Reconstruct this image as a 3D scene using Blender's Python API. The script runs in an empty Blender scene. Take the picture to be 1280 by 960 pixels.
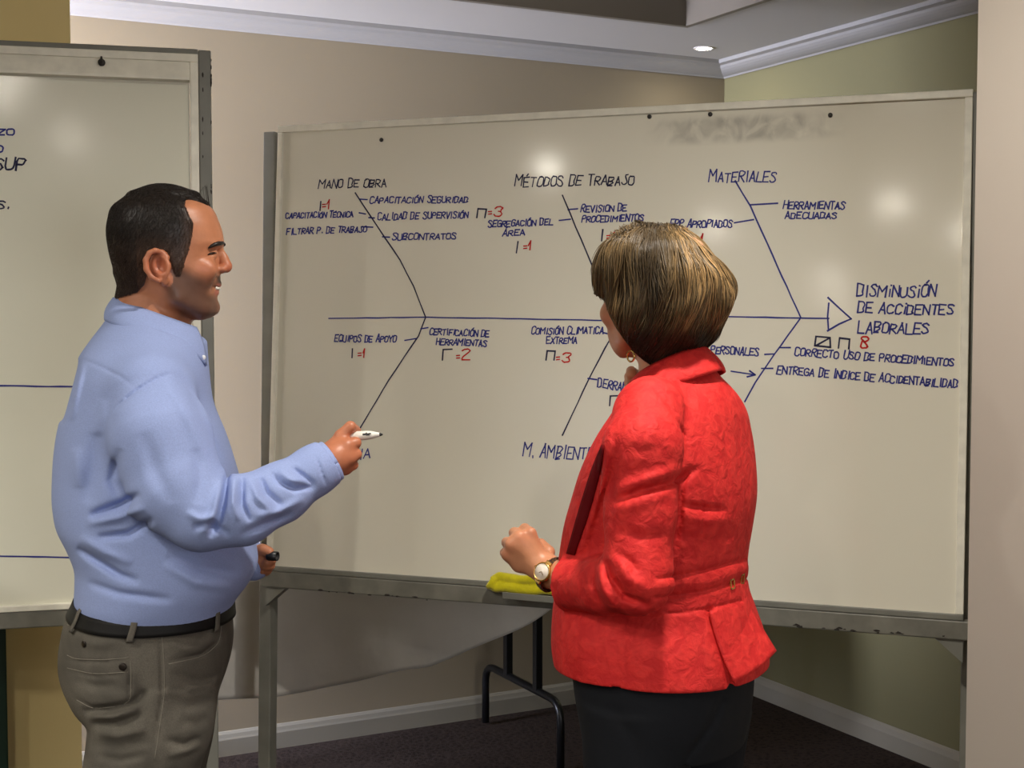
import bpy, bmesh, math, random
import numpy as np
from mathutils import Vector, Matrix
random.seed(7); np.random.seed(7)
SC = bpy.context.scene
COL = SC.collection

# ------------------------------------------------------------------ camera, world, exposure
FPX, PITCH, CAMZ = 1700.0, math.atan(86/1700), 1.5
cam = bpy.data.objects.new('camera', bpy.data.cameras.new('camera'))
COL.objects.link(cam)
cam.location = (0, 0, CAMZ)
cam.rotation_euler = (math.pi/2 - PITCH, 0, 0)
cam.data.sensor_width = 36; cam.data.lens = 36*FPX/1280
cam.data.clip_start = 0.05
SC.camera = cam
SC.view_settings.view_transform = 'Standard'
SC.view_settings.look = 'None'
SC.view_settings.gamma = 1
SC.view_settings.use_curve_mapping = False
SC.view_settings.exposure = -0.4
w = bpy.data.worlds.new('world'); SC.world = w; w.use_nodes = True
w.node_tree.nodes['Background'].inputs[0].default_value = (0.75, 0.8, 1.0, 1)
w.node_tree.nodes['Background'].inputs[1].default_value = 0.3
LAMP_W = 26.0          # power of one recessed downlight
WARM = (1.0, 0.95, 0.86)
CP, SP = math.cos(PITCH), math.sin(PITCH)

def P(px, py, Y):
    """world point at distance Y in front of the camera seen at photo pixel px, py"""
    a = (px-640)/FPX; b = -(py-480)/FPX
    dx, dy, dz = a, CP+b*SP, -SP+b*CP
    t = Y/dy
    return np.array([dx*t, Y, CAMZ+dz*t])

def ray(px, py):
    a = (px-640)/FPX; b = -(py-480)/FPX
    return np.array([a, CP+b*SP, -SP+b*CP])

def proj(Q):
    x, y, z = Q[:, 0], Q[:, 1], Q[:, 2]-CAMZ
    d = y*CP - z*SP; u = y*SP + z*CP
    return 640+FPX*x/d, 480-FPX*u/d

# ------------------------------------------------------------------ room frame: origin under the far corner
PHI = math.radians(27.3)
KX, KY = 0.854, 5.52
AX = np.array([math.cos(PHI), math.sin(PHI), 0.0])
BX = np.array([-math.sin(PHI), math.cos(PHI), 0.0])
def R(x, y, z):
    return np.array([KX, KY, 0]) + AX*x + BX*y + np.array([0, 0, z])
ROOMROT = PHI

def area_light(name, loc, direction, size, size_y, power, color, shape='RECTANGLE', spread=180):
    l = bpy.data.lights.new(name, 'AREA'); l.shape = shape
    l.size = size
    if shape in ('RECTANGLE', 'ELLIPSE'): l.size_y = size_y
    l.energy = power; l.color = color; l.spread = math.radians(spread)
    o = bpy.data.objects.new(name, l); COL.objects.link(o)
    o.location = loc
    o.rotation_euler = Vector(direction).to_track_quat('-Z', 'Y').to_euler()
    return o

# daylight of the window in the niche on the left, and an unseen fill light added behind the camera
area_light('niche_daylight', R(-4.45, -0.42, 1.55), AX*0.84+BX*0.54, 0.60, 1.3, 330, (0.74, 0.78, 1.0), spread=110)
area_light('rear_fill_light', R(-2.45, -8.5, 1.55), BX, 1.8, 1.5, 80, (0.97, 0.97, 1.0))

# ------------------------------------------------------------------ helpers
def s2l(c):
    return tuple((v/255/12.92 if v/255 <= 0.04045 else ((v/255+0.055)/1.055)**2.4) for v in c)

def mat(name, rgb, rough=0.6, metal=0.0, spec=0.5, noise=None, bump=None, coat=0, attr=None, sheen=0, lin=False, sss=0):
    """procedural principled material. noise=(scale, amount) varies colour, bump=(scale, strength, dist)"""
    m = bpy.data.materials.new(name); m.use_nodes = True
    nt = m.node_tree; N = nt.nodes; L = nt.links
    b = N['Principled BSDF']
    c = (rgb if lin else s2l(rgb)) + (1,)
    b.inputs['Base Color'].default_value = c
    b.inputs['Roughness'].default_value = rough
    b.inputs['Metallic'].default_value = metal
    b.inputs['Specular IOR Level'].default_value = spec
    b.inputs['Coat Weight'].default_value = coat
    if sheen: b.inputs['Sheen Weight'].default_value = sheen
    if sss:
        b.inputs['Subsurface Weight'].default_value = sss
        b.inputs['Subsurface Radius'].default_value = (0.012, 0.005, 0.003)
        b.inputs['Subsurface Scale'].default_value = 1.0
    tc = N.new('ShaderNodeTexCoord')
    src = None
    if attr:
        at = N.new('ShaderNodeAttribute'); at.attribute_name = attr; src = at.outputs['Color']
        L.new(src, b.inputs['Base Color'])
    if noise:
        n = N.new('ShaderNodeTexNoise'); n.inputs['Scale'].default_value = noise[0]; n.inputs['Detail'].default_value = 4
        L.new(tc.outputs['Object'], n.inputs['Vector'])
        mx = N.new('ShaderNodeMix'); mx.data_type = 'RGBA'; mx.blend_type = 'MULTIPLY'
        mx.inputs[0].default_value = 1.0
        rp = N.new('ShaderNodeMapRange')
        rp.inputs[1].default_value = 0.3; rp.inputs[2].default_value = 0.7
        rp.inputs[3].default_value = 1-noise[1]; rp.inputs[4].default_value = 1+noise[1]*0.5
        L.new(n.outputs['Fac'], rp.inputs[0])
        L.new(rp.outputs[0], mx.inputs[7])
        if src: L.new(src, mx.inputs[6])
        else: mx.inputs[6].default_value = c
        L.new(mx.outputs[2], b.inputs['Base Color'])
    if bump:
        n = N.new('ShaderNodeTexNoise'); n.inputs['Scale'].default_value = bump[0]; n.inputs['Detail'].default_value = 3
        L.new(tc.outputs['Object'], n.inputs['Vector'])
        bp = N.new('ShaderNodeBump'); bp.inputs['Strength'].default_value = bump[1]; bp.inputs['Distance'].default_value = bump[2]
        L.new(n.outputs['Fac'], bp.inputs['Height']); L.new(bp.outputs[0], b.inputs['Normal'])
    return m

def emat(name, rgb, strength):
    m = bpy.data.materials.new(name); m.use_nodes = True
    nt = m.node_tree; nt.nodes.clear()
    e = nt.nodes.new('ShaderNodeEmission'); e.inputs[0].default_value = tuple(rgb)+(1,); e.inputs[1].default_value = strength
    o = nt.nodes.new('ShaderNodeOutputMaterial'); nt.links.new(e.outputs[0], o.inputs[0])
    return m

def tag(o, label=None, cat=None, group=None, kind=None):
    if label: o['label'] = label
    if cat: o['category'] = cat
    if group: o['group'] = group
    if kind: o['kind'] = kind
    return o

def empty(name, loc, label, cat, group=None):
    o = bpy.data.objects.new(name, None); COL.objects.link(o)
    o.location = loc; o.empty_display_size = 0.1
    return tag(o, label, cat, group)

def wloc(o):
    v = np.zeros(3)
    while o is not None:
        v += np.array(o.location); o = o.parent
    return v

class MB:
    """collects shapes in world coordinates, builds ONE mesh object"""
    def __init__(s): s.v = []; s.f = []; s.smooth = []
    def add(s, vs, fs, smooth=False):
        n = len(s.v); s.v += [tuple(map(float, v)) for v in vs]
        s.f += [tuple(i+n for i in f) for f in fs]; s.smooth += [smooth]*len(fs)
    def box(s, c, ex, ey, ez, hx, hy, hz, bev=0.0):
        c = np.array(c, float); ex, ey, ez = (np.array(e, float) for e in (ex, ey, ez))
        if bev <= 0:
            vs = [c+ex*i*hx+ey*j*hy+ez*k*hz for i in (-1, 1) for j in (-1, 1) for k in (-1, 1)]
            s.add(vs, [(0,1,3,2),(4,6,7,5),(0,4,5,1),(2,3,7,6),(0,2,6,4),(1,5,7,3)])
            return
        bm = bmesh.new(); bmesh.ops.create_cube(bm, size=2)
        for v in bm.verts: v.co = Vector((v.co.x*hx, v.co.y*hy, v.co.z*hz))
        bmesh.ops.bevel(bm, geom=bm.edges[:], offset=bev, segments=2, affect='EDGES', profile=0.5)
        bm.verts.index_update()
        s.add([c+ex*v.co.x+ey*v.co.y+ez*v.co.z for v in bm.verts], [tuple(v.index for v in f.verts) for f in bm.faces])
        bm.free()
    def rbox(s, x0, x1, y0, y1, z0, z1, bev=0.0):     # box in room coordinates
        s.box(R((x0+x1)/2, (y0+y1)/2, (z0+z1)/2), AX, BX, (0,0,1), (x1-x0)/2, (y1-y0)/2, (z1-z0)/2, bev)
    def tube(s, pts, rad, n=10, caps=True, flat=1.0):
        pts = [np.array(p, float) for p in pts]
        if np.isscalar(rad): rad = [rad]*len(pts)
        vs = []; fs = []; up = None
        for i, p in enumerate(pts):
            t = pts[min(i+1, len(pts)-1)]-pts[max(i-1, 0)]; t /= np.linalg.norm(t)+1e-12
            if up is None:
                up = np.array([0, 0, 1.0]) if abs(t[2]) < 0.9 else np.array([1.0, 0, 0])
            u = np.cross(t, up); u /= np.linalg.norm(u)+1e-12; up = np.cross(u, t)
            for k in range(n):
                a = 2*math.pi*k/n
                vs.append(p+rad[i]*(u*math.cos(a)+up*math.sin(a)*flat))
        for i in range(len(pts)-1):
            for k in range(n):
                k2 = (k+1) % n
                fs.append((i*n+k, i*n+k2, (i+1)*n+k2, (i+1)*n+k))
        if caps:
            fs.append(tuple(range(n-1, -1, -1))); fs.append(tuple((len(pts)-1)*n+k for k in range(n)))
        s.add(vs, fs, True)
    def lathe(s, c, axis, prof, n=32):
        axis = np.array(axis, float); axis /= np.linalg.norm(axis)
        u = np.cross(axis, [0, 0, 1.0] if abs(axis[2]) < 0.9 else [1.0, 0, 0]); u /= np.linalg.norm(u); v = np.cross(axis, u)
        vs = []; fs = []
        for (r, h) in prof:
            for k in range(n):
                a = 2*math.pi*k/n
                vs.append(np.array(c)+axis*h+r*(u*math.cos(a)+v*math.sin(a)))
        for i in range(len(prof)-1):
            for k in range(n):
                k2 = (k+1) % n
                fs.append((i*n+k, i*n+k2, (i+1)*n+k2, (i+1)*n+k))
        if prof[0][0] > 1e-6: fs.append(tuple(range(n-1, -1, -1)))
        if prof[-1][0] > 1e-6: fs.append(tuple((len(prof)-1)*n+k for k in range(n)))
        s.add(vs, fs, True)
    def prism(s, poly, ext):
        """poly: list of 3D points (planar), extruded by vector ext"""
        n = len(poly); e = np.array(ext, float)
        vs = [np.array(p, float) for p in poly]+[np.array(p, float)+e for p in poly]
        fs = [tuple(range(n-1, -1, -1)), tuple(range(n, 2*n))]+[(i, (i+1) % n, n+(i+1) % n, n+i) for i in range(n)]
        s.add(vs, fs)
    def sweep(s, prof, path):
        """prof: list of (outward, up) pairs; path: list of (point, outward vector)"""
        n = len(prof); vs = []; fs = []
        for p, o in path:
            for (a, b) in prof: vs.append(np.array(p)+np.array(o)*a+np.array([0, 0, b]))
        for i in range(len(path)-1):
            for k in range(n):
                k2 = (k+1) % n
                fs.append((i*n+k, i*n+k2, (i+1)*n+k2, (i+1)*n+k))
        fs.append(tuple(range(n-1, -1, -1))); fs.append(tuple((len(path)-1)*n+k for k in range(n)))
        s.add(vs, fs)
    def build(s, name, material, parent=None, flip=True, origin=None):
        me = bpy.data.meshes.new(name)
        o = bpy.data.objects.new(name, me); COL.objects.link(o)
        V = np.array(s.v)
        off = wloc(parent) if parent is not None else (np.array(origin) if origin is not None else (V.min(0)+V.max(0))/2*np.array([1,1,0])+np.array([0,0,V[:,2].min()]))
        me.from_pydata([tuple(v) for v in V-off], [], s.f)
        me.update()
        bm = bmesh.new(); bm.from_mesh(me); bmesh.ops.recalc_face_normals(bm, faces=bm.faces); bm.to_mesh(me); bm.free()
        me.polygons.foreach_set('use_smooth', s.smooth)
        me.materials.append(material)
        if parent is not None: o.parent = parent
        else: o.location = off
        return o

def struct(o): o['kind'] = 'structure'; return o

# ------------------------------------------------------------------ materials of the place
M = {}
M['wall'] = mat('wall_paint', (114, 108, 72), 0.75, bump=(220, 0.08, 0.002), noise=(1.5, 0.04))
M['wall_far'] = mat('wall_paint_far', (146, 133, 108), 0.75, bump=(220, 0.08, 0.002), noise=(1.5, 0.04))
M['wall_yellow'] = mat('partition_paint', (226, 204, 144), 0.75, bump=(220, 0.08, 0.002), noise=(1.5, 0.04))
M['wall_pale'] = mat('pale_wall_paint', (184, 174, 163), 0.7, bump=(160, 0.06, 0.002), noise=(1.2, 0.03))
M['ceiling'] = mat('ceiling_paint', (176, 172, 165), 0.85, bump=(150, 0.05, 0.002))
M['tile'] = mat('ceiling_tile', (228, 222, 210), 0.9, noise=(180, 0.12), bump=(400, 0.3, 0.002))
M['crown'] = mat('crown_paint', (150, 147, 142), 0.6)
M['traytrim'] = mat('tray_trim_paint', (116, 108, 95), 0.6)
M['base'] = mat('baseboard_paint', (146, 140, 124), 0.28)
M['green'] = mat('green_paint', (14, 44, 28), 0.5)
M['jamb'] = mat('window_frame_paint', (225, 225, 222), 0.5)

def carpet():
    m = mat('carpet', (62, 52, 46), 0.95, spec=0.1)
    nt = m.node_tree; N = nt.nodes; L = nt.links; b = N['Principled BSDF']
    tc = N.new('ShaderNodeTexCoord'); mp = N.new('ShaderNodeMapping')
    mp.inputs['Rotation'].default_value = (0, 0, 0.6); mp.inputs['Scale'].default_value = (1, 1, 1)
    L.new(tc.outputs['Object'], mp.inputs[0])
    v = N.new('ShaderNodeTexVoronoi'); v.inputs['Scale'].default_value = 55; L.new(mp.outputs[0], v.inputs['Vector'])
    n = N.new('ShaderNodeTexNoise'); n.inputs['Scale'].default_value = 260; L.new(tc.outputs['Object'], n.inputs['Vector'])
    ad = N.new('ShaderNodeMath'); ad.operation = 'ADD'; L.new(v.outputs['Distance'], ad.inputs[0]); L.new(n.outputs['Fac'], ad.inputs[1])
    cr = N.new('ShaderNodeValToRGB'); cr.color_ramp.elements[0].position = 0.45; cr.color_ramp.elements[1].position = 1.15
    cr.color_ramp.elements[0].color = s2l((24, 20, 18))+(1,); cr.color_ramp.elements[1].color = s2l((58, 48, 42))+(1,)
    L.new(ad.outputs[0], cr.inputs[0]); L.new(cr.outputs[0], b.inputs['Base Color'])
    bp = N.new('ShaderNodeBump'); bp.inputs['Strength'].default_value = 0.6; bp.inputs['Distance'].default_value = 0.004
    L.new(ad.outputs[0], bp.inputs['Height']); L.new(bp.outputs[0], b.inputs['Normal'])
    return m
M['carpet'] = carpet()

# ------------------------------------------------------------------ the room
XL, YN, H = -8.6, -8.6, 2.5          # room reaches to XL and YN in room coordinates
XA, YA = -1.316, -2.607              # corner of the pale wall block on the right
def rb(name, m, *b):
    k = MB(); k.rbox(*b); return struct(k.build(name, m))
rb('floor', M['carpet'], XL-0.1, 0.1, YN-0.1, 0.1, -0.1, 0)
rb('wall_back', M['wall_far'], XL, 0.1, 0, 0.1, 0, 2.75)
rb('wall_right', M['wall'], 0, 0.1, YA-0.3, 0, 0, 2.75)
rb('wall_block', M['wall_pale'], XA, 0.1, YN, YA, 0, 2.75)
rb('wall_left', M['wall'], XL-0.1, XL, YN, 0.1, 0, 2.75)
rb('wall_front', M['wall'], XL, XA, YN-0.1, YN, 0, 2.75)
# partition standing off the back wall on the left, with a niche window behind it
PXE, PY0, PY1 = -2.684, -0.89, -0.77
rb('wall_partition', M['wall_yellow'], -5.2, PXE, PY0, PY1, 0, 2.5)
rb('wall_niche', M['wall_far'], -4.72, -4.6, PY1, 0, 0, 2.5)
k = MB()
for (y0, y1, z0, z1) in ((-0.74, -0.06, 2.2, 2.26), (-0.74, -0.06, 0.84, 0.90), (-0.74, -0.70, 0.90, 2.2), (-0.10, -0.06, 0.90, 2.2)):
    k.rbox(-4.6, -4.56, y0, y1, z0, z1)
struct(k.build('window_1', M['jamb']))
k = MB(); k.rbox(-4.595, -4.585, -0.70, -0.10, 0.90, 2.2)
struct(k.build('window_2', emat('daylight_pane', (0.8, 0.88, 1.0), 0.6)))
# dark green upright beside the partition
gp = P(0, 880, 3.36)
k = MB(); k.box((gp[0]-0.03, 3.33, 1.05), AX, BX, (0,0,1), 0.053, 0.03, 1.05, 0.004)
struct(k.build('trim_1', M['green']))

# ceiling: soffit with a recessed tiled tray
TX0, TX1, TY0, TY1, TH = -7.6, -0.58, -7.8, -0.58, 0.10
k = MB()
k.rbox(XL, 0.1, TY1, 0.1, H, H+0.25); k.rbox(XL, 0.1, YN, TY0, H, H+0.25)
k.rbox(XL, TX0, TY0, TY1, H, H+0.25); k.rbox(TX1, 0.1, TY0, TY1, H, H+0.25)
struct(k.build('ceiling', M['ceiling']))
k = MB(); k.rbox(TX0, TX1, TY0, TY1, H+TH, H+TH+0.05)
struct(k.build('ceiling_tiles', M['tile']))
k = MB()
x = TX1
while x > TX0:
    k.rbox(x-0.012, x+0.012, TY0, TY1, H+TH-0.008, H+TH); x -= 0.61
y = TY1
while y > TY0:
    k.rbox(TX0, TX1, y-0.012, y+0.012, H+TH-0.0085, H+TH); y -= 1.22
struct(k.build('trim_2', M['traytrim']))
k = MB()
k.rbox(TX0, TX1, TY1-0.022, TY1, H-0.012, H+TH); k.rbox(TX0, TX1, TY0, TY0+0.022, H-0.012, H+TH)
struct(k.build('trim_3', M['traytrim']))
k = MB()
k.rbox(TX1-0.022, TX1, TY0, TY1-0.022, H-0.012, H+TH); k.rbox(TX0, TX0+0.022, TY0, TY1-0.022, H-0.012, H+TH)
struct(k.build('trim_4', M['traytrim']))
# crown moulding (outward = into the room)
def cove():
    p = [(0, 0), (0, -0.050), (0.010, -0.054), (0.016, -0.048)]
    for i in range(7):
        a = i/6*math.pi/2
        p.append((0.016+0.062*math.sin(a)**1.0*1.0*(i/6)**0.4, -0.048+0.030*(1-math.cos(a))))
    p += [(0.088, -0.016), (0.100, -0.014), (0.102, 0)]
    return p
cp = [(a, b+H) for a, b in cove()]
def path(pts): return pts
k = MB(); k.sweep(cp, [(R(XL, 0, 0), -BX), (R(0, 0, 0), -BX-AX)]); struct(k.build('trim_5', M['crown']))
k = MB(); k.sweep(cp, [(R(0, 0, 0), -AX-BX), (R(0, YA, 0), -AX+BX)]); struct(k.build('trim_6', M['crown']))
bp_ = [(0, 0), (0.016, 0), (0.016, 0.056), (0.013, 0.063), (0.010, 0.074), (0.004, 0.082), (0, 0.083)]
k = MB(); k.sweep(bp_, [(R(XL, 0, 0), -BX), (R(0, 0, 0), -BX-AX)]); struct(k.build('baseboard_back', M['base']))
k = MB(); k.sweep(bp_, [(R(0, 0, 0), -AX-BX), (R(0, YA, 0), -AX+BX)]); struct(k.build('baseboard_right', M['base']))

# ------------------------------------------------------------------ recessed downlights
M['lamp_ring'] = mat('lamp_ring_white', (210, 205, 196), 0.4)
M['lamp_lens'] = emat('lamp_lens_glow', (1.0, 0.93, 0.80), 130.0)
def downlight(x, y, z, label, group=None, power=LAMP_W, f=1.0, dome=0.038):
    t = empty('recessed_downlight', (x, y, z), label, 'ceiling light', group)
    k = MB(); k.lathe((x, y, z), (0, 0, -1), [(0.048*f, 0.0), (0.048*f, 0.006*f), (0.062*f, 0.006*f), (0.066*f, 0.002*f), (0.066*f, 0)], 28)
    k.build('trim_ring', M['lamp_ring'], t)
    k = MB(); k.lathe((x, y, z), (0, 0, -1), [(0.0, dome), (0.016*f, dome*0.94), (0.032*f, dome*0.70), (0.042*f, dome*0.38), (0.046*f, 0.001)], 28)
    k.build('lens', M['lamp_lens'], t)
    area_light('downlight_beam', (x, y, z-dome-0.004), (0, 0, -1), 0.09*f, 0.09*f, power, WARM, 'DISK', 150)
q = ray(880, 60); tt = (H-CAMZ)/q[2]
downlight(q[0]*tt, q[1]*tt, H, 'small round recessed ceiling lamp glowing near the corner above the right whiteboard', power=LAMP_W*0.02, f=0.6, dome=0.006)
for (x, y) in ((-1.70, 1.20), (-3.01, 0.78), (-4.22, 0.18), (-1.72, -0.33), (-0.63, -0.21), (-1.92, -2.13), (0.02, -2.48), (-0.58, -1.03), (0.36, 1.9), (-1.5, -4.2), (-2.4, -3.2)):  # last entries are added fill lamps, the others sit where reflections put them
    downlight(x, y, H+TH-0.009, 'round recessed ceiling lamp out of view, one of a set: some mirrored on a whiteboard, some added as fill', 'ceiling lamps mirrored in the whiteboards')

# ------------------------------------------------------------------ whiteboards
M['enamel'] = mat('whiteboard_enamel', (228, 226, 208), 0.115, spec=0.5, noise=(2.2, 0.05))
M['trim_white'] = mat('board_trim_white', (236, 232, 216), 0.4, noise=(30, 0.10))
M['steel'] = mat('painted_grey_steel', (122, 121, 112), 0.5, metal=0.0, noise=(14, 0.14), bump=(60, 0.1, 0.001))
M['steel_worn'] = mat('worn_grey_steel', (118, 116, 106), 0.45, noise=(22, 0.25), bump=(60, 0.15, 0.001))
M['bolt'] = mat('dark_bolt', (40, 36, 32), 0.5)
M['rust'] = mat('dark_chips', (38, 32, 26), 0.8)
M['rubber'] = mat('black_rubber', (22, 22, 22), 0.7)
M['ink_blue'] = mat('blue_ink', (52, 56, 132), 0.55, spec=0.2)
M['ink_black'] = mat('black_ink', (44, 44, 72), 0.55, spec=0.2)
M['ink_red'] = mat('red_ink', (196, 40, 36), 0.55, spec=0.2)

def smudged_enamel():
    m = mat('whiteboard_enamel_smudged', (230, 225, 208), 0.115, spec=0.5)
    nt = m.node_tree; N = nt.nodes; L = nt.links; b = N['Principled BSDF']
    at = N.new('ShaderNodeAttribute'); at.attribute_name = 'bxy'        # board coordinates 0..1
    sx = N.new('ShaderNodeSeparateXYZ'); L.new(at.outputs['Vector'], sx.inputs[0])
    def band(sock, lo, hi, soft):
        a = N.new('ShaderNodeMapRange'); a.interpolation_type = 'SMOOTHSTEP'
        a.inputs[1].default_value = lo; a.inputs[2].default_value = lo+soft; L.new(sock, a.inputs[0])
        c = N.new('ShaderNodeMapRange'); c.interpolation_type = 'SMOOTHSTEP'
        c.inputs[1].default_value = hi-soft; c.inputs[2].default_value = hi; c.inputs[3].default_value = 1; c.inputs[4].default_value = 0; L.new(sock, c.inputs[0])
        p = N.new('ShaderNodeMath'); p.operation = 'MULTIPLY'; L.new(a.outputs[0], p.inputs[0]); L.new(c.outputs[0], p.inputs[1])
        return p.outputs[0]
    bx = band(sx.outputs[0], 0.56, 0.86, 0.09); by = band(sx.outputs[1], 0.912, 0.982, 0.022)
    mp = N.new('ShaderNodeMapping'); mp.inputs['Scale'].default_value = (11, 6, 1); mp.inputs['Rotation'].default_value = (0, 0, 0.4); L.new(at.outputs['Vector'], mp.inputs[0])
    n = N.new('ShaderNodeTexNoise'); n.inputs['Scale'].default_value = 3.1; n.inputs['Detail'].default_value = 6; n.inputs['Distortion'].default_value = 0.8; L.new(mp.outputs[0], n.inputs['Vector'])
    r = N.new('ShaderNodeMapRange'); r.inputs[1].default_value = 0.30; r.inputs[2].default_value = 0.70; L.new(n.outputs['Fac'], r.inputs[0])
    p1 = N.new('ShaderNodeMath'); p1.operation = 'MULTIPLY'; L.new(bx, p1.inputs[0]); L.new(by, p1.inputs[1])
    p2 = N.new('ShaderNodeMath'); p2.operation = 'MULTIPLY'; L.new(p1.outputs[0], p2.inputs[0]); L.new(r.outputs[0], p2.inputs[1])
    p3 = N.new('ShaderNodeMath'); p3.operation = 'MULTIPLY'; p3.inputs[1].default_value = 0.55; L.new(p2.outputs[0], p3.inputs[0])
    mx = N.new('ShaderNodeMix'); mx.data_type = 'RGBA'; L.new(p3.outputs[0], mx.inputs[0])
    mx.inputs[6].default_value = s2l((230, 225, 208))+(1,); mx.inputs[7].default_value = s2l((78, 72, 66))+(1,)
    L.new(mx.outputs[2], b.inputs['Base Color'])
    return m
M['enamel_smudge'] = smudged_enamel()

class Board:
    """flat board frame: C centre, ex along width, up, n towards the room"""
    def __init__(s, C, ex, up, W, Hh):
        s.C, s.ex, s.up, s.W, s.H = np.array(C, float), ex/np.linalg.norm(ex), up/np.linalg.norm(up), W, Hh
        s.n = np.cross(s.ex, s.up); s.n /= np.linalg.norm(s.n)
        if s.n[1] > 0: s.n = -s.n
    def at(s, x, y, out=0): return s.C+s.ex*x+s.up*y+s.n*out
    def hit(s, px, py, out=0.0):
        d = ray(px, py); O = np.array([0, 0, CAMZ]); C = s.C+s.n*out
        return O+d*(np.dot(C-O, s.n)/np.dot(d, s.n))
    def bx(s, k, x0, x1, y0, y1, o0, o1, bev=0):
        k.box(s.at((x0+x1)/2, (y0+y1)/2, (o0+o1)/2), s.ex, s.up, s.n, abs(x1-x0)/2, abs(y1-y0)/2, abs(o1-o0)/2, bev)

# --- the board with the fishbone diagram
yaw, tilt = -0.345976, 0.0706135
ex = np.array([math.cos(yaw), math.sin(yaw), 0]); nn = np.array([-math.sin(yaw), math.cos(yaw), 0])
up = np.array([0, 0, 1.0])*math.cos(tilt)+nn*math.sin(tilt)
B1 = Board((0.192676, 3.371186, 1.411861), ex, up, 1.7806, 1.2)
hw, hh = B1.W/2, 0.6
c0 = B1.at(0, -hh); 
wb = empty('whiteboard', (c0[0], c0[1], 0), 'large whiteboard on grey steel stand covered by a handwritten fishbone diagram', 'whiteboard')
k = MB(); B1.bx(k, -hw+0.012, hw-0.012, -hh+0.012, hh-0.012, -0.012, 0.0)
pan = k.build('panel', M['enamel_smudge'], wb)
at_ = pan.data.attributes.new('bxy', 'FLOAT_VECTOR', 'POINT')
for i, v in enumerate(pan.data.vertices):
    q = np.array(v.co)+wloc(wb)-B1.C
    at_.data[i].vector = (np.dot(q, B1.ex)/B1.W+0.5, np.dot(q, B1.up)/B1.H+0.5, 0)
for (x0, x1, y0, y1) in ((-hw, hw, hh-0.018, hh), (-hw, hw, -hh, -hh+0.014), (-hw, -hw+0.015, -hh+0.014, hh-0.018), (hw-0.018, hw, -hh+0.014, hh-0.018)):
    k = MB(); B1.bx(k, x0, x1, y0, y1, -0.014, 0.008, 0.002); k.build('edge_trim', M['trim_white'] if y1 > 0 else M['steel'], wb)
# stand: two posts, bottom rail, gussets, feet
def post(top, bot, wx, wy, name, m, par, dirx):
    k = MB(); t = np.array(top)-np.array(bot); L_ = np.linalg.norm(t); t /= L_
    fy = np.cross(t, dirx); fy /= np.linalg.norm(fy); dx = np.cross(fy, t)
    k.box((np.array(top)+np.array(bot))/2, dx, fy, t, wx/2, wy/2, L_/2, 0.003); return k.build(name, m, par)
pl_top = B1.hit(341, 166, -0.02); pl_bot = P(334, 960, 3.66)
s_ = pl_bot-pl_top; pl_bot = pl_top+s_*((pl_top[2]-0.03)/(pl_top[2]-pl_bot[2]))
post(pl_top, pl_bot, 0.036, 0.04, 'stand_post', M['steel'], wb, ex)
pr_top = B1.at(hw+0.012, hh-0.004, -0.02); pr_bot = np.array([pr_top[0]-0.02, pr_top[1]-0.06, 0.03])
post(pr_top, pr_bot, 0.036, 0.04, 'stand_post', M['steel'], wb, ex)
ra = B1.at(-hw-0.015, -hh-0.022, -0.012); rb_ = B1.at(hw+0.018, -hh-0.022, -0.012)
k = MB(); k.box((ra+rb_)/2, ex, B1.n, B1.up, np.linalg.norm(rb_-ra)/2, 0.02, 0.0215, 0.003); k.build('bottom_rail', M['steel_worn'], wb)
for sx in (-1, 1):
    xx = (-hw-0.002) if sx < 0 else hw
    k = MB(); y0 = -hh-0.04
    p = [B1.at(xx, y0, -0.026), B1.at(xx-sx*0.065, y0, -0.026), B1.at(xx-sx*0.05, y0-0.002, -0.026), B1.at(xx, y0-0.055, -0.026)]
    k.prism([p[0], p[1], p[3]], B1.n*0.028); k.build('gusset', M['steel'], wb)
for bot in (pl_bot, pr_bot):
    k = MB(); k.box((bot[0], bot[1], 0.055), nn, ex, (0, 0, 1), 0.26, 0.018, 0.018, 0.003); k.build('foot', M['steel'], wb)
    for sg in (-1, 1):
        q = np.array([bot[0], bot[1], 0])+nn*0.23*sg
        k = MB(); k.lathe((q[0]-ex[0]*0.01, q[1]-ex[1]*0.01, 0.02), ex, [(0.0, 0), (0.02, 0), (0.02, 0.02), (0.0, 0.02)], 16); k.build('caster', M['rubber'], wb)
# screws on the board, chipped paint on the rail
for (px, py) in ((477, 175), (1038, 144), (888, 143), (812, 146), (572, 148)):
    k = MB(); k.lathe(B1.hit(px, py), B1.n, [(0.0055, 0), (0.0055, 0.003), (0.003, 0.005), (0.0, 0.0052)], 10); k.build('screw', M['bolt'], wb)
rg = random.Random(3)
k = MB()
for i in range(26):
    px = rg.choice([rg.uniform(985, 1190), rg.uniform(985, 1190), rg.uniform(370, 560)])
    t = (px-345)/(1205-345); py = 736+t*62+rg.uniform(-2.5, 0.5)
    q = B1.hit(px, py, 0.0085); r = rg.uniform(0.002, 0.006)
    n_ = 7; pts = [q+B1.ex*math.cos(a*2*math.pi/n_)*r*rg.uniform(0.6, 2.2)+B1.up*math.sin(a*2*math.pi/n_)*r*rg.uniform(0.3, 0.7) for a in range(n_)]
    k.prism(pts, B1.n*0.0006)
o = k.build('chipped_paint', M['rust'], wb); o['kind'] = 'stuff'

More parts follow.
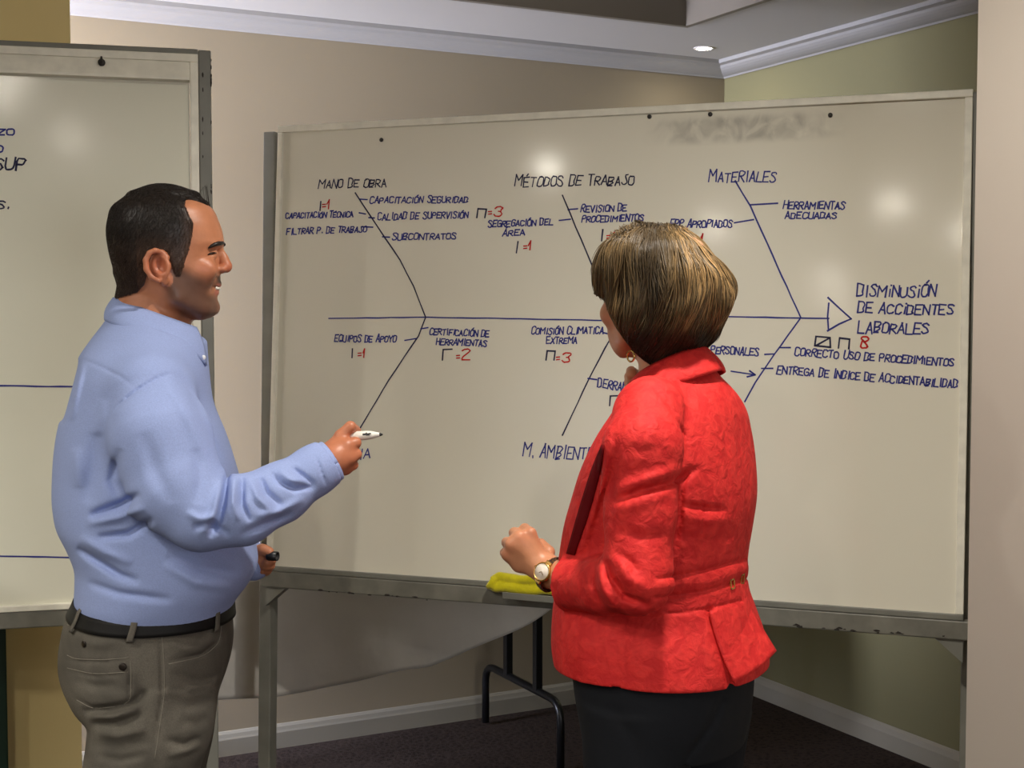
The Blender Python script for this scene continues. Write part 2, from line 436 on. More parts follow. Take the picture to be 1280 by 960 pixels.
# ------------------------------------------------------------------ handwriting
G = {
'A': "0026;2640;1232", 'B': "0006;0636452313;03334200;0030", 'C': "4536160501103041", 'D': "0006;06264532" "4120" "00", 'E': "46060040;0333",
'F': "460600;0333", 'G': "453616050110304143 23", 'H': "0006;4046;0343", 'I': "2026", 'J': "462641301001", 'K': "0006;460340", 'L': "060040",
'M': "0006234640", 'N': "00064046", 'O': "2616050110304145362616", 'P': "0006364533" "03", 'Q': "261605011030414536" "16;2140", 'R': "0006364533" "03;1340",
'S': "45361605143341301001", 'T': "0646;2620", 'U': "0601103041" "46", 'V': "062046", 'W': "06102440" "46", 'X': "0046;0640", 'Y': "062346;2320", 'Z': "06460040",
'i': "2024;2626", 'l': "2620", '1': "132620", '2': "0516364501" "0040", '3': "05163645343341301001;2333" , '8': "2344453616051441301001" "1423", 
'.': "2021", '=': "0444;0242", '-': "0343", 'm': "000646" "40", 'g': "000646", 'y': "0423;4400", 'a': "4414010030" "4044", 'd':"4640100104" "44", 'e':"0242441401" "1040",'u':"0401103044;4440",'r':"0004;034454",'s':"443403" "420100",
}
def parse(sx):
    out = []
    for st in sx.split(';'):
        st = st.replace(' ', ''); out.append([(int(st[i]), int(st[i+1])) for i in range(0, len(st)-1, 2)])
    return out
GL = {c: parse(s) for c, s in G.items()}
ACC = {'Ó': 'O', 'Á': 'A', 'É': 'E', 'Í': 'I'}

def smooth_poly(p, it=1):
    for _ in range(it):
        if len(p) < 3: return p
        q = [p[0]]
        for i in range(len(p)-1):
            a, b = np.array(p[i], float), np.array(p[i+1], float)
            if i > 0: q.append(a*0.8+b*0.2)
            if i < len(p)-2: q.append(a*0.2+b*0.8)
        q.append(p[-1]); p = q
    return p

def ribbon(k, B, pts, wpx):
    """ink stroke lying on board B; pts in photo pixels; broken at sharp corners"""
    for i in range(1, len(pts)-1):
        a, b = np.array(pts[i])-np.array(pts[i-1]), np.array(pts[i+1])-np.array(pts[i])
        if np.dot(a, b) < 0.35*np.linalg.norm(a)*np.linalg.norm(b):
            ribbon(k, B, pts[:i+1], wpx); ribbon(k, B, pts[i:], wpx); return
    W = [B.hit(x, y, 0.0007) for x, y in pts]
    hwid = wpx*0.5*0.00225
    vs = []; fs = []
    for i, p in enumerate(W):
        t = W[min(i+1, len(W)-1)]-W[max(i-1, 0)]; t = t/(np.linalg.norm(t)+1e-9)
        s = np.cross(B.n, t)*hwid*(0.85+0.3*random.random())
        e = t*hwid*(-0.8 if i == 0 else (0.8 if i == len(W)-1 else 0))
        vs += [p-s+e, p+s+e]
    for i in range(len(W)-1): fs.append((2*i, 2*i+1, 2*i+3, 2*i+2))
    k.add(vs, fs)

def write(B, par, text, x0, y0, x1, y1, h, ink='ink_blue', wpx=1.5, name='handwritten_note'):
    """text with its baseline from (x0,y0) to (x1,y1), cap height h, photo pixels"""
    wd = []
    for c in text:
        c_ = ACC.get(c, c)
        wd.append(0.62 if c in ' ' else (0.48 if c_ in 'Iil1.' else (1.15 if c_ in 'MW' else 0.9)))
    tot = sum(wd); adv = 0; k = MB()
    base = np.array([x0, y0], float); d = np.array([x1-x0, y1-y0], float)
    sz = np.linalg.norm(d)/tot; du = d/np.linalg.norm(d); vu = np.array([0.13, -1.0])
    for i, c in enumerate(text):
        if c != ' ':
            c_ = ACC.get(c, c)
            gw = wd[i]*sz*0.78; hj = h*random.uniform(0.86, 1.08); oj = random.uniform(-0.07, 0.07)*h; sl = random.uniform(-0.05, 0.10)
            if i == 0 or text[i-1] == ' ': hj *= 1.15
            strokes = [list(s) for s in GL[c_]]
            if c in ACC: strokes.append([(2, 7), (3, 8)])
            for s in strokes:
                s = smooth_poly(s, 1) if c_ in 'OCSGDBPRU0238JQa' else s
                pts = []
                for (gx, gy) in s:
                    ux = (gx/4 if c_ not in 'Iil' else 0.5+(gx-2)*0.1)*gw; uy = gy/6*hj
                    q = base+du*(adv*sz+ux)+vu*(uy+oj)+np.array([sl*uy, 0])+np.random.uniform(-0.035, 0.035, 2)*h
                    pts.append(q)
                if len(pts) == 2 and np.linalg.norm(pts[0]-pts[1]) < 0.5: pts[1] = pts[0]+np.array([0.8, 0.3])
                ribbon(k, B, pts, wpx)
        adv += wd[i]
    return k.build(name, M[ink], par)

def line(B, par, pts, ink='ink_blue', wpx=1.6, name='diagram_line', wob=0.25):
    q = []
    for i in range(len(pts)-1):
        a, b = np.array(pts[i], float), np.array(pts[i+1], float); n = max(1, int(np.linalg.norm(b-a)/14))
        for j in range(n): q.append(a+(b-a)*j/n+np.random.uniform(-wob, wob, 2)*(0 if (i == 0 and j == 0) else 1))
    q.append(np.array(pts[-1], float))
    k = MB(); ribbon(k, B, q, wpx); return k.build(name, M[ink], par)

def marks(B, par, strokes, ink, wpx=1.7, name='handwritten_mark'):
    k = MB()
    for s in strokes: ribbon(k, B, [np.array(p, float) for p in s], wpx)
    return k.build(name, M[ink], par)

T = lambda *a, **kw: write(B1, wb, *a, **kw)
T('MANO DE OBRA', 398, 235, 484, 233, 10, 'ink_black'); T('CAPACITACIÓN SEGURIDAD', 462, 254, 586, 253, 7.5); T('CAPACITACIÓN TÉCNICA', 357, 273, 442, 271, 6.5)
T('FILTRAR P. DE TRABAJO', 358, 293, 459, 290, 7.5); T('CALIDAD DE SUPERVISIÓN', 472, 275, 586, 272, 8); T('SUBCONTRATOS', 490, 300, 571, 299, 7.5)
T('SEGREGACIÓN DEL', 610, 284, 692, 281, 7.5); T('ÁREA', 628, 295, 657, 294, 7); T('MÉTODOS DE TRABAJO', 643, 233, 794, 231, 12, 'ink_black')
T('REVISION DE', 726, 265, 784, 264, 8); T('PROCEDIMIENTOS', 727, 278, 805, 276, 8); T('EPP APROPIADOS', 837, 284, 916, 284, 9); T('MATERIALES', 886, 228, 971, 227, 13)
T('HERRAMIENTAS', 979, 261, 1057, 261, 9); T('ADECUADAS', 981, 273, 1047, 273, 7.5)
T('DISMiNUSiÓN', 1071, 371, 1171, 371, 14, wpx=1.7); T('DE ACCiDENTES', 1072, 391, 1193, 393, 12, wpx=1.7); T('LABORALES', 1072, 416, 1162, 417, 13, wpx=1.7)
T('CORRECTO USO DE PROCEDIMIENTOS', 993, 444, 1193, 458, 9); T('ENTREGA DE INDICE DE ACCIDENTABILIDAD', 971, 467, 1198, 485, 9.5)
T('S PERSONALES', 878, 441, 949, 445, 9.5); T('AL', 884, 467, 902, 468, 9); T('COMISIÓN CLIMATICA', 664, 418, 755, 417, 8); T('EXTREMA', 683, 429, 722, 429, 7.5)
T('EQUIPOS DE APOYO', 418, 427, 496, 428, 8); T('CERTIFICACIÓN DE', 537, 418, 612, 421, 7.5); T('HERRAMIENTAS', 545, 431, 609, 433, 7.5); T('DERRAME', 747, 484, 792, 490, 11)
T('M. AMBIENTE', 653, 571, 742, 575, 15); T('IA', 449, 574, 464, 573, 12)
Lb = lambda *a, **kw: line(B1, wb, *a, **kw)
Lb([(411, 398), (535, 396.5), (650, 398.5), (757, 400.5), (870, 395), (1001, 397.5), (1036, 398)])
Lb([(444, 241), (463, 270), (500, 325), (517, 358), (532, 396.5)], 'ink_black'); Lb([(532, 396.5), (523, 420), (486, 475), (449, 537)], 'ink_black')
Lb([(703, 244), (713, 268), (733, 315), (768, 399)], 'ink_black'); Lb([(768, 399), (763, 423), (735, 476), (703, 544)], 'ink_black')
Lb([(919, 226), (938, 258), (966, 320), (1001, 397)]); Lb([(1001, 397), (968, 443), (944, 478), (931, 502)])
for a in ([(450, 249), (459, 249.5)], [(449, 266), (457, 267.5)], [(461, 272), (468, 272.5)], [(453, 283.5), (466, 284)], [(478, 296), (487, 296.5)], [(710, 262), (722, 261)], [(699, 275.5), (713, 274)],
          [(938, 256), (972, 254)], [(918, 278.5), (942, 274.5)], [(526, 411), (535, 409.5)], [(506, 425.5), (521, 423)], [(974, 434.5), (988, 434.5)], [(956, 443), (967, 442.5)], [(952, 460.5), (966, 460.5)],
          [(735, 473), (746, 474.5)], [(755, 416), (763, 418)], [(914, 464), (944, 468.5), (937, 463.5), (944, 468.5), (934, 471)]):
    marks(B1, wb, [a], 'ink_blue', 1.6, 'diagram_tick')
marks(B1, wb, [[(1035, 372), (1050, 386), (1064, 398.5), (1049, 405), (1034.5, 413.5)], [(1036, 379), (1034.5, 396), (1035.5, 411)]], 'ink_blue', 1.8, 'diagram_arrowhead')
marks(B1, wb, [[(1020, 420.5), (1018.5, 432), (1038, 434), (1037.5, 422), (1020, 420.5)], [(1020, 432), (1037, 422.5)]], 'ink_black', 1.8, 'tally_box')
marks(B1, wb, [[(1048, 435), (1049.5, 422.5), (1062, 424), (1061, 436)]], 'ink_black', 1.8, 'tally_mark')
T('8', 1075, 435, 1087, 435, 12, 'ink_red', 1.9, 'red_number')
for (tl, eq, n_) in (
    ([(400, 263), (401, 252)], (401.5, 259), '1'), ([(596, 272), (597.5, 261), (608, 261.5), (606, 272)], (609, 268), '3'), ([(645.5, 316), (647.5, 302)], (653, 311), '1'),
    ([(752, 301), (753.5, 287)], (757, 298), '1'), (None, (868, 302), '1'), ([(440, 447), (440.5, 436)], (446, 445), '1'), ([(553, 450), (554, 437), (565, 436.5)], (569, 448), '2'),
    ([(682.5, 450), (684, 438.5), (694, 439), (692.5, 450)], (694, 450), '3'), ([(762, 507), (763, 495), (775, 494.5)], (776, 506), None)):
    if tl: marks(B1, wb, [tl], 'ink_black', 1.8, 'tally_mark')
    if n_:
        hgt = 13 if n_ == '2' else 10
        marks(B1, wb, [[(eq[0]+1.5, eq[1]-3.4), (eq[0]+5.5, eq[1]-3.8)], [(eq[0]+1.5, eq[1]-0.3), (eq[0]+5.5, eq[1]-0.8)]], 'ink_red', 1.4, 'red_mark')
        w_ = 10 if n_ == '1' else 13
        T(n_, eq[0]+(5 if n_ == '1' else 8), eq[1]+2, eq[0]+(5 if n_ == '1' else 8)+w_, eq[1]+2, hgt, 'ink_red', 1.6, 'red_number')

# --- the board on the left
q0 = P(257, 400, 3.07); d1 = np.array([math.sin(math.radians(76)), math.cos(math.radians(76)), 0])
top = P(257, 62, 3.07)[2]; bot = P(257, 764, 3.07)[2]
W2 = 1.85; H2 = top-bot
C2 = q0-d1*(W2/2); C2 = np.array([C2[0], C2[1], (top+bot)/2])
B2 = Board(C2, d1, np.array([0, 0, 1.0]), W2, H2)
hw, hh = W2/2, H2/2
wb2 = empty('whiteboard', (C2[0], C2[1], 0), 'left whiteboard with two long blue lines and few words, behind the man in blue', 'whiteboard')
k = MB(); B2.bx(k, -hw+0.03, hw-0.03, -hh+0.02, hh-0.02, -0.012, 0); k.build('panel', M['enamel'], wb2)
x_r = np.dot(B2.hit(250, 300)-B2.C, B2.ex)      # outer edge of the white trim
for (x0, x1, y0, y1, m) in ((-hw, x_r, hh-0.030, hh-0.012, 'trim_white'), (-hw, x_r, -hh+0.022, -hh+0.036, 'trim_white'), (x_r-0.018, x_r, -hh+0.036, hh-0.030, 'trim_white')):
    k = MB(); B2.bx(k, x0, x1, y0, y1, -0.014, 0.010, 0.002); k.build('edge_trim', M[m], wb2)
k = MB(); B2.bx(k, -hw, x_r, hh-0.012, hh, -0.02, 0.004, 0.002); k.build('top_rail', M['steel'], wb2)
k = MB(); B2.bx(k, -hw, x_r, -hh-0.016, -hh+0.022, -0.02, 0.006, 0.003); k.build('bottom_rail', M['steel_worn'], wb2)
k = MB()
xa, xb = -hw+0.02, x_r-0.019
k.prism([B2.at(xa, hh-0.031, 0), B2.at(xa, hh-0.031, 0.012), B2.at(xa, hh-0.066, 0.022), B2.at(xa, hh-0.072, 0.022), B2.at(xa, hh-0.074, 0)], B2.ex*(xb-xa)); k.build('paper_clamp_bar', M['trim_white'], wb2)
q = B2.hit(127, 78, 0.02)
k = MB(); k.tube([q+B2.n*-0.005, q+B2.n*0.006, q+B2.n*0.008+B2.up*0.012], [0.0035, 0.004, 0.0018], 8); k.lathe(q, B2.n, [(0.0, -0.004), (0.008, -0.004), (0.008, 0.002), (0.005, 0.004), (0.0, 0.004)], 12); k.build('hook', M['bolt'], wb2)
xp = x_r+0.0145
for sx, xx in ((1, xp), (-1, -hw-0.016)):
    post(B2.at(xx, hh-0.002, -0.012), np.array([*B2.at(xx, 0, -0.012)[:2], 0.06]), 0.0275, 0.035, 'stand_post', M['steel'], wb2, B2.ex)
    q = np.array([*B2.at(xx, 0, -0.012)[:2], 0.05])
    k = MB(); k.box(q, B2.n, B2.ex, (0, 0, 1), 0.24, 0.015, 0.015, 0.003); k.build('foot', M['steel'], wb2)
    for sg in (-1, 1):
        c_ = q*np.array([1, 1, 0])+B2.n*0.21*sg+np.array([0, 0, 0.018])
        k = MB(); k.lathe(c_-B2.ex*0.01, B2.ex, [(0.0, 0), (0.018, 0), (0.018, 0.02), (0.0, 0.02)], 16); k.build('caster', M['rubber'], wb2)
k = MB()
for i in range(18):
    q = B2.hit(rg.choice([253.5, 264]), rg.uniform(70, 240), 0.0065); r = rg.uniform(0.002, 0.004)
    k.prism([q+B2.ex*math.cos(a)*r*0.5*rg.uniform(.6, 1.3)+B2.up*math.sin(a)*r*rg.uniform(.8, 2.2) for a in np.arange(7)*2*math.pi/7], B2.n*0.0006)
o = k.build('chipped_paint', M['rust'], wb2); o['kind'] = 'stuff'
T2 = lambda *a, **kw: write(B2, wb2, *a, **kw)
T2('CiUZO', -34, 168, 20, 169, 8, wpx=1.6); T2('TEO', -36, 190, 6, 191, 9, wpx=1.6); T2('OSUP', -22, 213, 34, 212, 14, 'ink_black', wpx=1.8); T2('OS.', -16, 261, 14, 261, 10, 'ink_black', wpx=1.6)
line(B2, wb2, [(-120, 481), (0, 482), (60, 483), (140, 484)], wpx=1.6); line(B2, wb2, [(-120, 693), (0, 695), (100, 697), (180, 699)], wpx=1.6)

# ------------------------------------------------------------------ table with cloth behind the board
M['cloth'] = mat('white_cloth', (214, 210, 204), 0.9, spec=0.2, noise=(5, 0.06), bump=(9, 0.25, 0.02), sheen=0.2)
M['black_metal'] = mat('black_powder_coat', (16, 16, 17), 0.35, spec=0.5)
M['table_top'] = mat('grey_laminate', (150, 146, 138), 0.5)
# far foot about (600,905), near foot about (710,985); table runs along the back wall
TXE = np.dot(np.array([0.015, 4.70, 0])-np.array([KX, KY, 0]), AX)   # leg frame position along the wall
ty0, ty1 = -0.72, -0.04
tx0, tx1 = TXE-1.6, TXE+0.10
tb = empty('folding_table', R((tx0+tx1)/2, (ty0+ty1)/2, 0), 'folding table with black tube legs behind the diagram whiteboard', 'table')
k = MB(); k.rbox(tx0, tx1, ty0, ty1, 0.715, 0.745, 0.006); k.build('tabletop', M['table_top'], tb)
def fil(p, r=0.06, n=6):
    out = [np.array(p[0], float)]
    for i in range(1, len(p)-1):
        a, b, c = (np.array(p[j], float) for j in (i-1, i, i+1))
        u = (a-b)/np.linalg.norm(a-b); v = (c-b)/np.linalg.norm(c-b)
        s0, s1 = b+u*r, b+v*r
        for j in range(n+1):
            t = j/n; out.append(s0*(1-t)**2+b*2*t*(1-t)+s1*t*t)
    out.append(np.array(p[-1], float)); return out
for xx in (TXE, tx0+0.26):
    yf, yn = -0.10, -0.66
    k = MB(); k.tube(fil([R(xx, yf, 0.01), R(xx, yf, 0.225), R(xx, yn, 0.225), R(xx, yn, 0.01)], 0.07), 0.0135, 12); k.build('leg_base', M['black_metal'], tb)
    for yy in (-0.28, -0.50):
        k = MB(); k.box(R(xx, yy, 0.47), AX, BX, (0, 0, 1), 0.013, 0.013, 0.245, 0.002); k.build('leg_upright', M['black_metal'], tb)
    k = MB(); k.prism([R(xx-0.05, -0.50, 0.715), R(xx, -0.50, 0.60), R(xx, -0.50, 0.63), R(xx-0.03, -0.50, 0.715)], BX*0.02); k.build('leg_brace', M['black_metal'], tb)
# cloth: draped sheet, front hem low, rising in a curve at the right end
nx, ny = 70, 44
xs0, xs1 = tx0-0.03, tx1+0.03
k = MB(); vs = []; fs = []
def hem(t):   # drop of the front edge below the table top along the table, t metres from the right end
    return 0.318*min(1, max(0.0, (t-0.02)/0.62))**0.62+0.012*math.sin(t*7)+0.02
for i in range(nx+1):
    x = xs0+(xs1-xs0)*i/nx
    L_ = hem(xs1-x)
    for j in range(ny+1):
        u = j/ny
        if u < 0.45:
            yy = ty1-0.02+(ty0-0.012-(ty1-0.02))*(u/0.45); z = 0.7485; 
        else:
            v = (u-0.45)/0.55; z = 0.7485-L_*v; yy = ty0-0.012-0.010*v*(1+math.sin(x*9+0.6)*0.8+0.5*math.sin(x*23))
        vs.append(R(x, yy, z))
for i in range(nx):
    for j in range(ny): fs.append((i*(ny+1)+j, i*(ny+1)+j+1, (i+1)*(ny+1)+j+1, (i+1)*(ny+1)+j))
k.add(vs, fs, True)
tc_ = k.build('tablecloth', M['cloth']); tag(tc_, 'white cloth draped over the folding table behind the diagram whiteboard', 'tablecloth')
sm = tc_.modifiers.new('thick', 'SOLIDIFY'); sm.thickness = 0.002; sm.offset = 1

# ------------------------------------------------------------------ pen tray, yellow duster
M['duster'] = mat('yellow_cloth', (206, 194, 28), 0.95, spec=0.1, noise=(40, 0.15), bump=(160, 0.5, 0.003), sheen=0.4)
t0, t1 = B1.hit(640, 741, 0.0085), B1.hit(745, 750, 0.0085)
k = MB(); e_ = (t1-t0)/np.linalg.norm(t1-t0); c_ = (t0+t1)/2
k.box(c_+B1.n*0.035-np.array([0, 0, 0.004]), e_, B1.n, np.cross(e_, B1.n), np.linalg.norm(t1-t0)/2, 0.035, 0.003, 0.001)
k.box(c_+B1.n*0.068+np.array([0, 0, 0.002]), e_, B1.n, np.cross(e_, B1.n), np.linalg.norm(t1-t0)/2, 0.003, 0.008, 0.001)
k.build('pen_tray', M['steel'], wb)

# ================================================================== organic surfaces
def bb(pts, r):
    pts = np.array(pts, float).reshape(-1, 3); return pts.min(0)-r, pts.max(0)+r

def rcone(a, b, ra, rb, sc=None):
    a = np.array(a, float); b = np.array(b, float); ba = b-a; L2 = ba.dot(ba)+1e-12
    def f(p):
        t = np.clip((p-a).dot(ba)/L2, 0, 1)
        return np.linalg.norm(p-a-t[:, None]*ba, axis=1)-(ra+(rb-ra)*t)
    return f, *bb([a, b], max(ra, rb))

def ell(c, r, Rm=None):
    c = np.array(c, float); r = np.array(r, float)
    def f(p):
        q = p-c
        if Rm is not None: q = q @ Rm          # columns of Rm = local axes
        k0 = np.linalg.norm(q/r, axis=1); k1 = np.linalg.norm(q/(r*r), axis=1)+1e-9
        return k0*(k0-1)/k1
    return f, *bb([c], max(r))

def sph(c, r): return ell(c, (r, r, r))

def catmull(t, V, ts):
    """smooth (monotone-ish) interpolation of table V over t"""
    V = np.array(V, float); t = np.array(t, float)
    m = np.gradient(V, t, axis=0) if len(t) > 2 else np.repeat((V[1:]-V[:1])/(t[1]-t[0]), 2, 0)
    i = np.clip(np.searchsorted(t, ts)-1, 0, len(t)-2)
    h = t[i+1]-t[i]; s = np.clip((ts-t[i])/h, 0, 1)
    s = s[:, None]; h = h[:, None]
    return ((2*s**3-3*s**2+1)*V[i]+(s**3-2*s**2+s)*h*m[i]+(-2*s**3+3*s**2)*V[i+1]+(s**3-s**2)*h*m[i+1])

def loft(rings, ax_u, ax_v, ax_w=(0, 0, 1), origin=(0, 0, 0), cap=True):
    """rings: (w, cu, cv, a, b, n) sorted by w; superellipse sections in (u,v)"""
    rings = sorted(rings); Rg = np.array(rings, float)
    U, V, W = (np.array(x, float) for x in (ax_u, ax_v, ax_w)); O = np.array(origin, float)
    tab = np.linspace(Rg[0, 0], Rg[-1, 0], 400); T_ = catmull(Rg[:, 0], Rg[:, 1:], tab)
    def f(p):
        q = p-O; u, v, w_ = q @ U, q @ V, q @ W
        wc = np.clip(w_, tab[0], tab[-1]); j = (wc-tab[0])/(tab[-1]-tab[0])*399; i0 = np.clip(j.astype(int), 0, 398); fr = (j-i0)[:, None]
        g = T_[i0]*(1-fr)+T_[i0+1]*fr
        du, dv = u-g[:, 0], v-g[:, 1]; a, b, n = g[:, 2], g[:, 3], g[:, 4]
        r = (np.abs(du/a)**n+np.abs(dv/b)**n)**(1/n)+1e-9
        L_ = np.hypot(du, dv)
        d = np.where(r < 0.05, -np.minimum(a, b), L_*(1-1/r))
        if cap:
            e = np.maximum(tab[0]-w_, w_-tab[-1])
            d = np.where(e > 0, np.hypot(np.maximum(d, 0), e), np.maximum(d, e))
        return d
    cs = []
    for (w_, cu, cv, a, b, n) in rings:
        for i in (-1, 1):
            for j in (-1, 1): cs.append(O+U*(cu+i*a)+V*(cv+j*b)+W*w_)
    return f, *bb(cs, 0.01)

def chain(pts, rad, k=0.0):
    fs = [rcone(pts[i], pts[i+1], rad[i], rad[i+1]) for i in range(len(pts)-1)]
    def f(p):
        d = None
        for g in fs:
            e = g[0](p); d = e if d is None else (smin(d, e, k) if k else np.minimum(d, e))
        return d
    return f, *bb(pts, max(rad))

def smin(a, b, k):
    if k <= 0: return np.minimum(a, b)
    h = np.clip(0.5+0.5*(b-a)/k, 0, 1); return b*(1-h)+a*h-k*h*(1-h)
def smax(a, b, k): return -smin(-a, -b, k)

class Sdf:
    def __init__(s): s.ops = []
    def add(s, pr, k=0.01): s.ops.append(('u', *pr, k)); return s
    def sub(s, pr, k=0.01): s.ops.append(('s', *pr, k)); return s
    def cut(s, point, normal, k=0.0, lo=None, hi=None):
        """remove everything on the side the normal points to (within the box lo..hi)"""
        pt = np.array(point, float); n = np.array(normal, float); n /= np.linalg.norm(n)
        s.ops.append(('c', lambda p: (p-pt).dot(n), np.array(lo if lo is not None else (-1e3,)*3, float), np.array(hi if hi is not None else (1e3,)*3, float), k)); return s
    def fn(s, f, lo=(-1e3,)*3, hi=(1e3,)*3):
        s.ops.append(('f', f, np.array(lo, float), np.array(hi, float), 0)); return s
    def stroke(s, pix, width, depth, ymax=None, lo=(-1e3,)*3, hi=(1e3,)*3, taper=True):
        """fold sculpted along photo-pixel polyline on the side facing the camera; depth>0 groove, <0 ridge (metres); width in pixels"""
        A = np.array(pix, float); seg = A[1:]-A[:-1]; sl = np.linalg.norm(seg, axis=1); cum = np.concatenate([[0], np.cumsum(sl)])
        x0, y0 = A.min(0)-3*width; x1, y1 = A.max(0)+3*width
        def f(p, d):
            x, y = proj(p); m = (x > x0) & (x < x1) & (y > y0) & (y < y1)
            if ymax is not None: m &= p[:, 1] < ymax
            if not m.any(): return d
            q = np.stack([x[m], y[m]], 1); best = np.full(len(q), 1e9); bt = np.zeros(len(q))
            for i in range(len(seg)):
                t = np.clip(((q-A[i]) @ seg[i])/(sl[i]**2+1e-9), 0, 1)
                e = np.linalg.norm(q-A[i]-t[:, None]*seg[i], axis=1)
                c = e < best; best[c] = e[c]; bt[c] = (cum[i]+t[c]*sl[i])/cum[-1]
            wgt = np.exp(-(best/width)**2)
            if taper: wgt *= np.clip(np.sin(np.clip(bt, 0.001, 0.999)*math.pi), 0, 1)**0.6
            if ymax is not None: wgt *= np.clip((ymax-p[m, 1])/0.03, 0, 1)
            d = d.copy(); d[m] += depth*wgt; return d
        return s.fn(f, lo, hi)
    def __call__(s, p):
        d = np.full(len(p), 1.0)
        for (kd, f, lo, hi, k) in s.ops:
            pad = 0.02+k
            m = ((p > lo-pad) & (p < hi+pad)).all(1)
            if not m.any(): continue
            q = p[m]; e = d[m]
            if kd == 'u': e = smin(e, f(q), k)
            elif kd == 's': e = smax(e, -f(q), k)
            elif kd == 'c': e = smax(e, f(q), k)
            else: e = f(q, e)
            d[m] = e
        return d
    def bounds(s):
        lo = np.min([o[2] for o in s.ops if o[0] == 'u'], 0); hi = np.max([o[3] for o in s.ops if o[0] == 'u'], 0); return lo, hi

CORN = np.array([(i, j, k) for i in (0, 1) for j in (0, 1) for k in (0, 1)])
def mesh_sdf(S, h, smooth=1, lo=None, hi=None, B=5):
    l0, h0 = S.bounds() if hasattr(S, 'bounds') else (lo, hi)
    if lo is None: lo = l0
    if hi is None: hi = h0
    lo = np.array(lo)-0.012; hi = np.array(hi)+0.012
    n = np.maximum(np.ceil((hi-lo)/h/B).astype(int), 1)            # blocks
    N = n*B
    bi = np.stack(np.meshgrid(*[np.arange(x) for x in n], indexing='ij'), -1).reshape(-1, 3)
    cen = lo+(bi*B+(B-1)/2)*h
    d = np.concatenate([S(cen[i:i+400000]) for i in range(0, len(cen), 400000)])
    act = np.abs(d) < B*h*0.87*1.9
    vol = np.repeat(np.repeat(np.repeat(np.where(np.abs(d) < 1e-6, 1e-6, d).reshape(n).astype(np.float32), B, 0), B, 1), B, 2)
    off = np.stack(np.meshgrid(*[np.arange(B)]*3, indexing='ij'), -1).reshape(-1, 3)
    ab = bi[act]
    for i in range(0, len(ab), 4000):
        idx = (ab[i:i+4000, None, :]*B+off[None]).reshape(-1, 3)
        vol[idx[:, 0], idx[:, 1], idx[:, 2]] = S(lo+idx*h)
    s = vol < 0
    c = np.zeros(np.array(vol.shape)-1, np.int8)
    for (i, j, k) in CORN: c += s[i:N[0]-1+i, j:N[1]-1+j, k:N[2]-1+k]
    mk = (c > 0) & (c < 8)
    ci = np.argwhere(mk); vid = np.full(mk.shape, -1, np.int64); vid[mk] = np.arange(len(ci))
    cv = np.stack([vol[ci[:, 0]+i, ci[:, 1]+j, ci[:, 2]+k] for (i, j, k) in CORN], 1)
    acc = np.zeros((len(ci), 3)); cnt = np.zeros(len(ci))
    for a in range(8):
        for b in range(a+1, 8):
            if np.abs(CORN[a]-CORN[b]).sum() != 1: continue
            va, vb = cv[:, a], cv[:, b]; m = (va < 0) != (vb < 0)
            t = np.where(m, va/np.where(m, va-vb, 1), 0)
            acc += np.where(m[:, None], CORN[a]+t[:, None]*(CORN[b]-CORN[a]), 0); cnt += m
    V = lo+(ci+acc/cnt[:, None])*h
    F = []
    for ax in range(3):
        sl0 = [slice(None)]*3; sl1 = [slice(None)]*3; sl0[ax] = slice(0, -1); sl1[ax] = slice(1, None)
        e = np.argwhere(s[tuple(sl0)] != s[tuple(sl1)])
        o1, o2 = (ax+1) % 3, (ax+2) % 3
        e = e[(e[:, o1] > 0) & (e[:, o2] > 0) & (e[:, o1] < N[o1]-1) & (e[:, o2] < N[o2]-1)]
        q = []
        for (a, b) in ((1, 1), (0, 1), (0, 0), (1, 0)):
            t = e.copy(); t[:, o1] -= a; t[:, o2] -= b; q.append(vid[t[:, 0], t[:, 1], t[:, 2]])
        q = np.stack(q, 1); inside = s[e[:, 0], e[:, 1], e[:, 2]]
        q[~inside] = q[~inside][:, ::-1]; F.append(q)
    F = np.concatenate(F); F = F[(F >= 0).all(1)]
    if smooth:
        E = np.concatenate([F[:, [0, 1]], F[:, [1, 2]], F[:, [2, 3]], F[:, [3, 0]]])
        for _ in range(smooth):
            sm = np.zeros_like(V); k = np.zeros(len(V))
            for a, b in ((0, 1), (1, 0)):
                for x in range(3): sm[:, x] += np.bincount(E[:, a], V[E[:, b], x], len(V))
                k += np.bincount(E[:, a], minlength=len(V))
            V = V*0.5+0.5*sm/np.maximum(k, 1)[:, None]
    return V, F

def obj_mesh(name, V, F, material, parent, color=None, smooth=True):
    me = bpy.data.meshes.new(name); o = bpy.data.objects.new(name, me); COL.objects.link(o)
    off = wloc(parent) if parent is not None else np.zeros(3)
    F = np.asarray(F)
    me.vertices.add(len(V)); me.vertices.foreach_set('co', (V-off).astype(np.float32).ravel())
    me.loops.add(F.size); me.loops.foreach_set('vertex_index', F.astype(np.int32).ravel())
    me.polygons.add(len(F)); me.polygons.foreach_set('loop_start', np.arange(len(F), dtype=np.int32)*F.shape[1])
    me.update(calc_edges=True); me.validate()
    me.polygons.foreach_set('use_smooth', np.full(len(me.polygons), smooth))
    if color is not None:
        at = me.color_attributes.new('col', 'FLOAT_COLOR', 'POINT')
        at.data.foreach_set('color', np.concatenate([color, np.ones((len(V), 1))], 1).astype(np.float32).ravel())
    me.materials.append(material)
    if parent is not None: o.parent = parent
    return o

def sdf_obj(name, S, h, material, parent, color=None, smooth=1):
    V, F = mesh_sdf(S, h, smooth)
    return obj_mesh(name, V, F, material, parent, color(V) if color else None)

def normals_of(S, p, e=0.002):
    g = np.stack([S(p+np.eye(3)[i]*e)-S(p-np.eye(3)[i]*e) for i in range(3)], 1)
    return g/(np.linalg.norm(g, axis=1)[:, None]+1e-9)

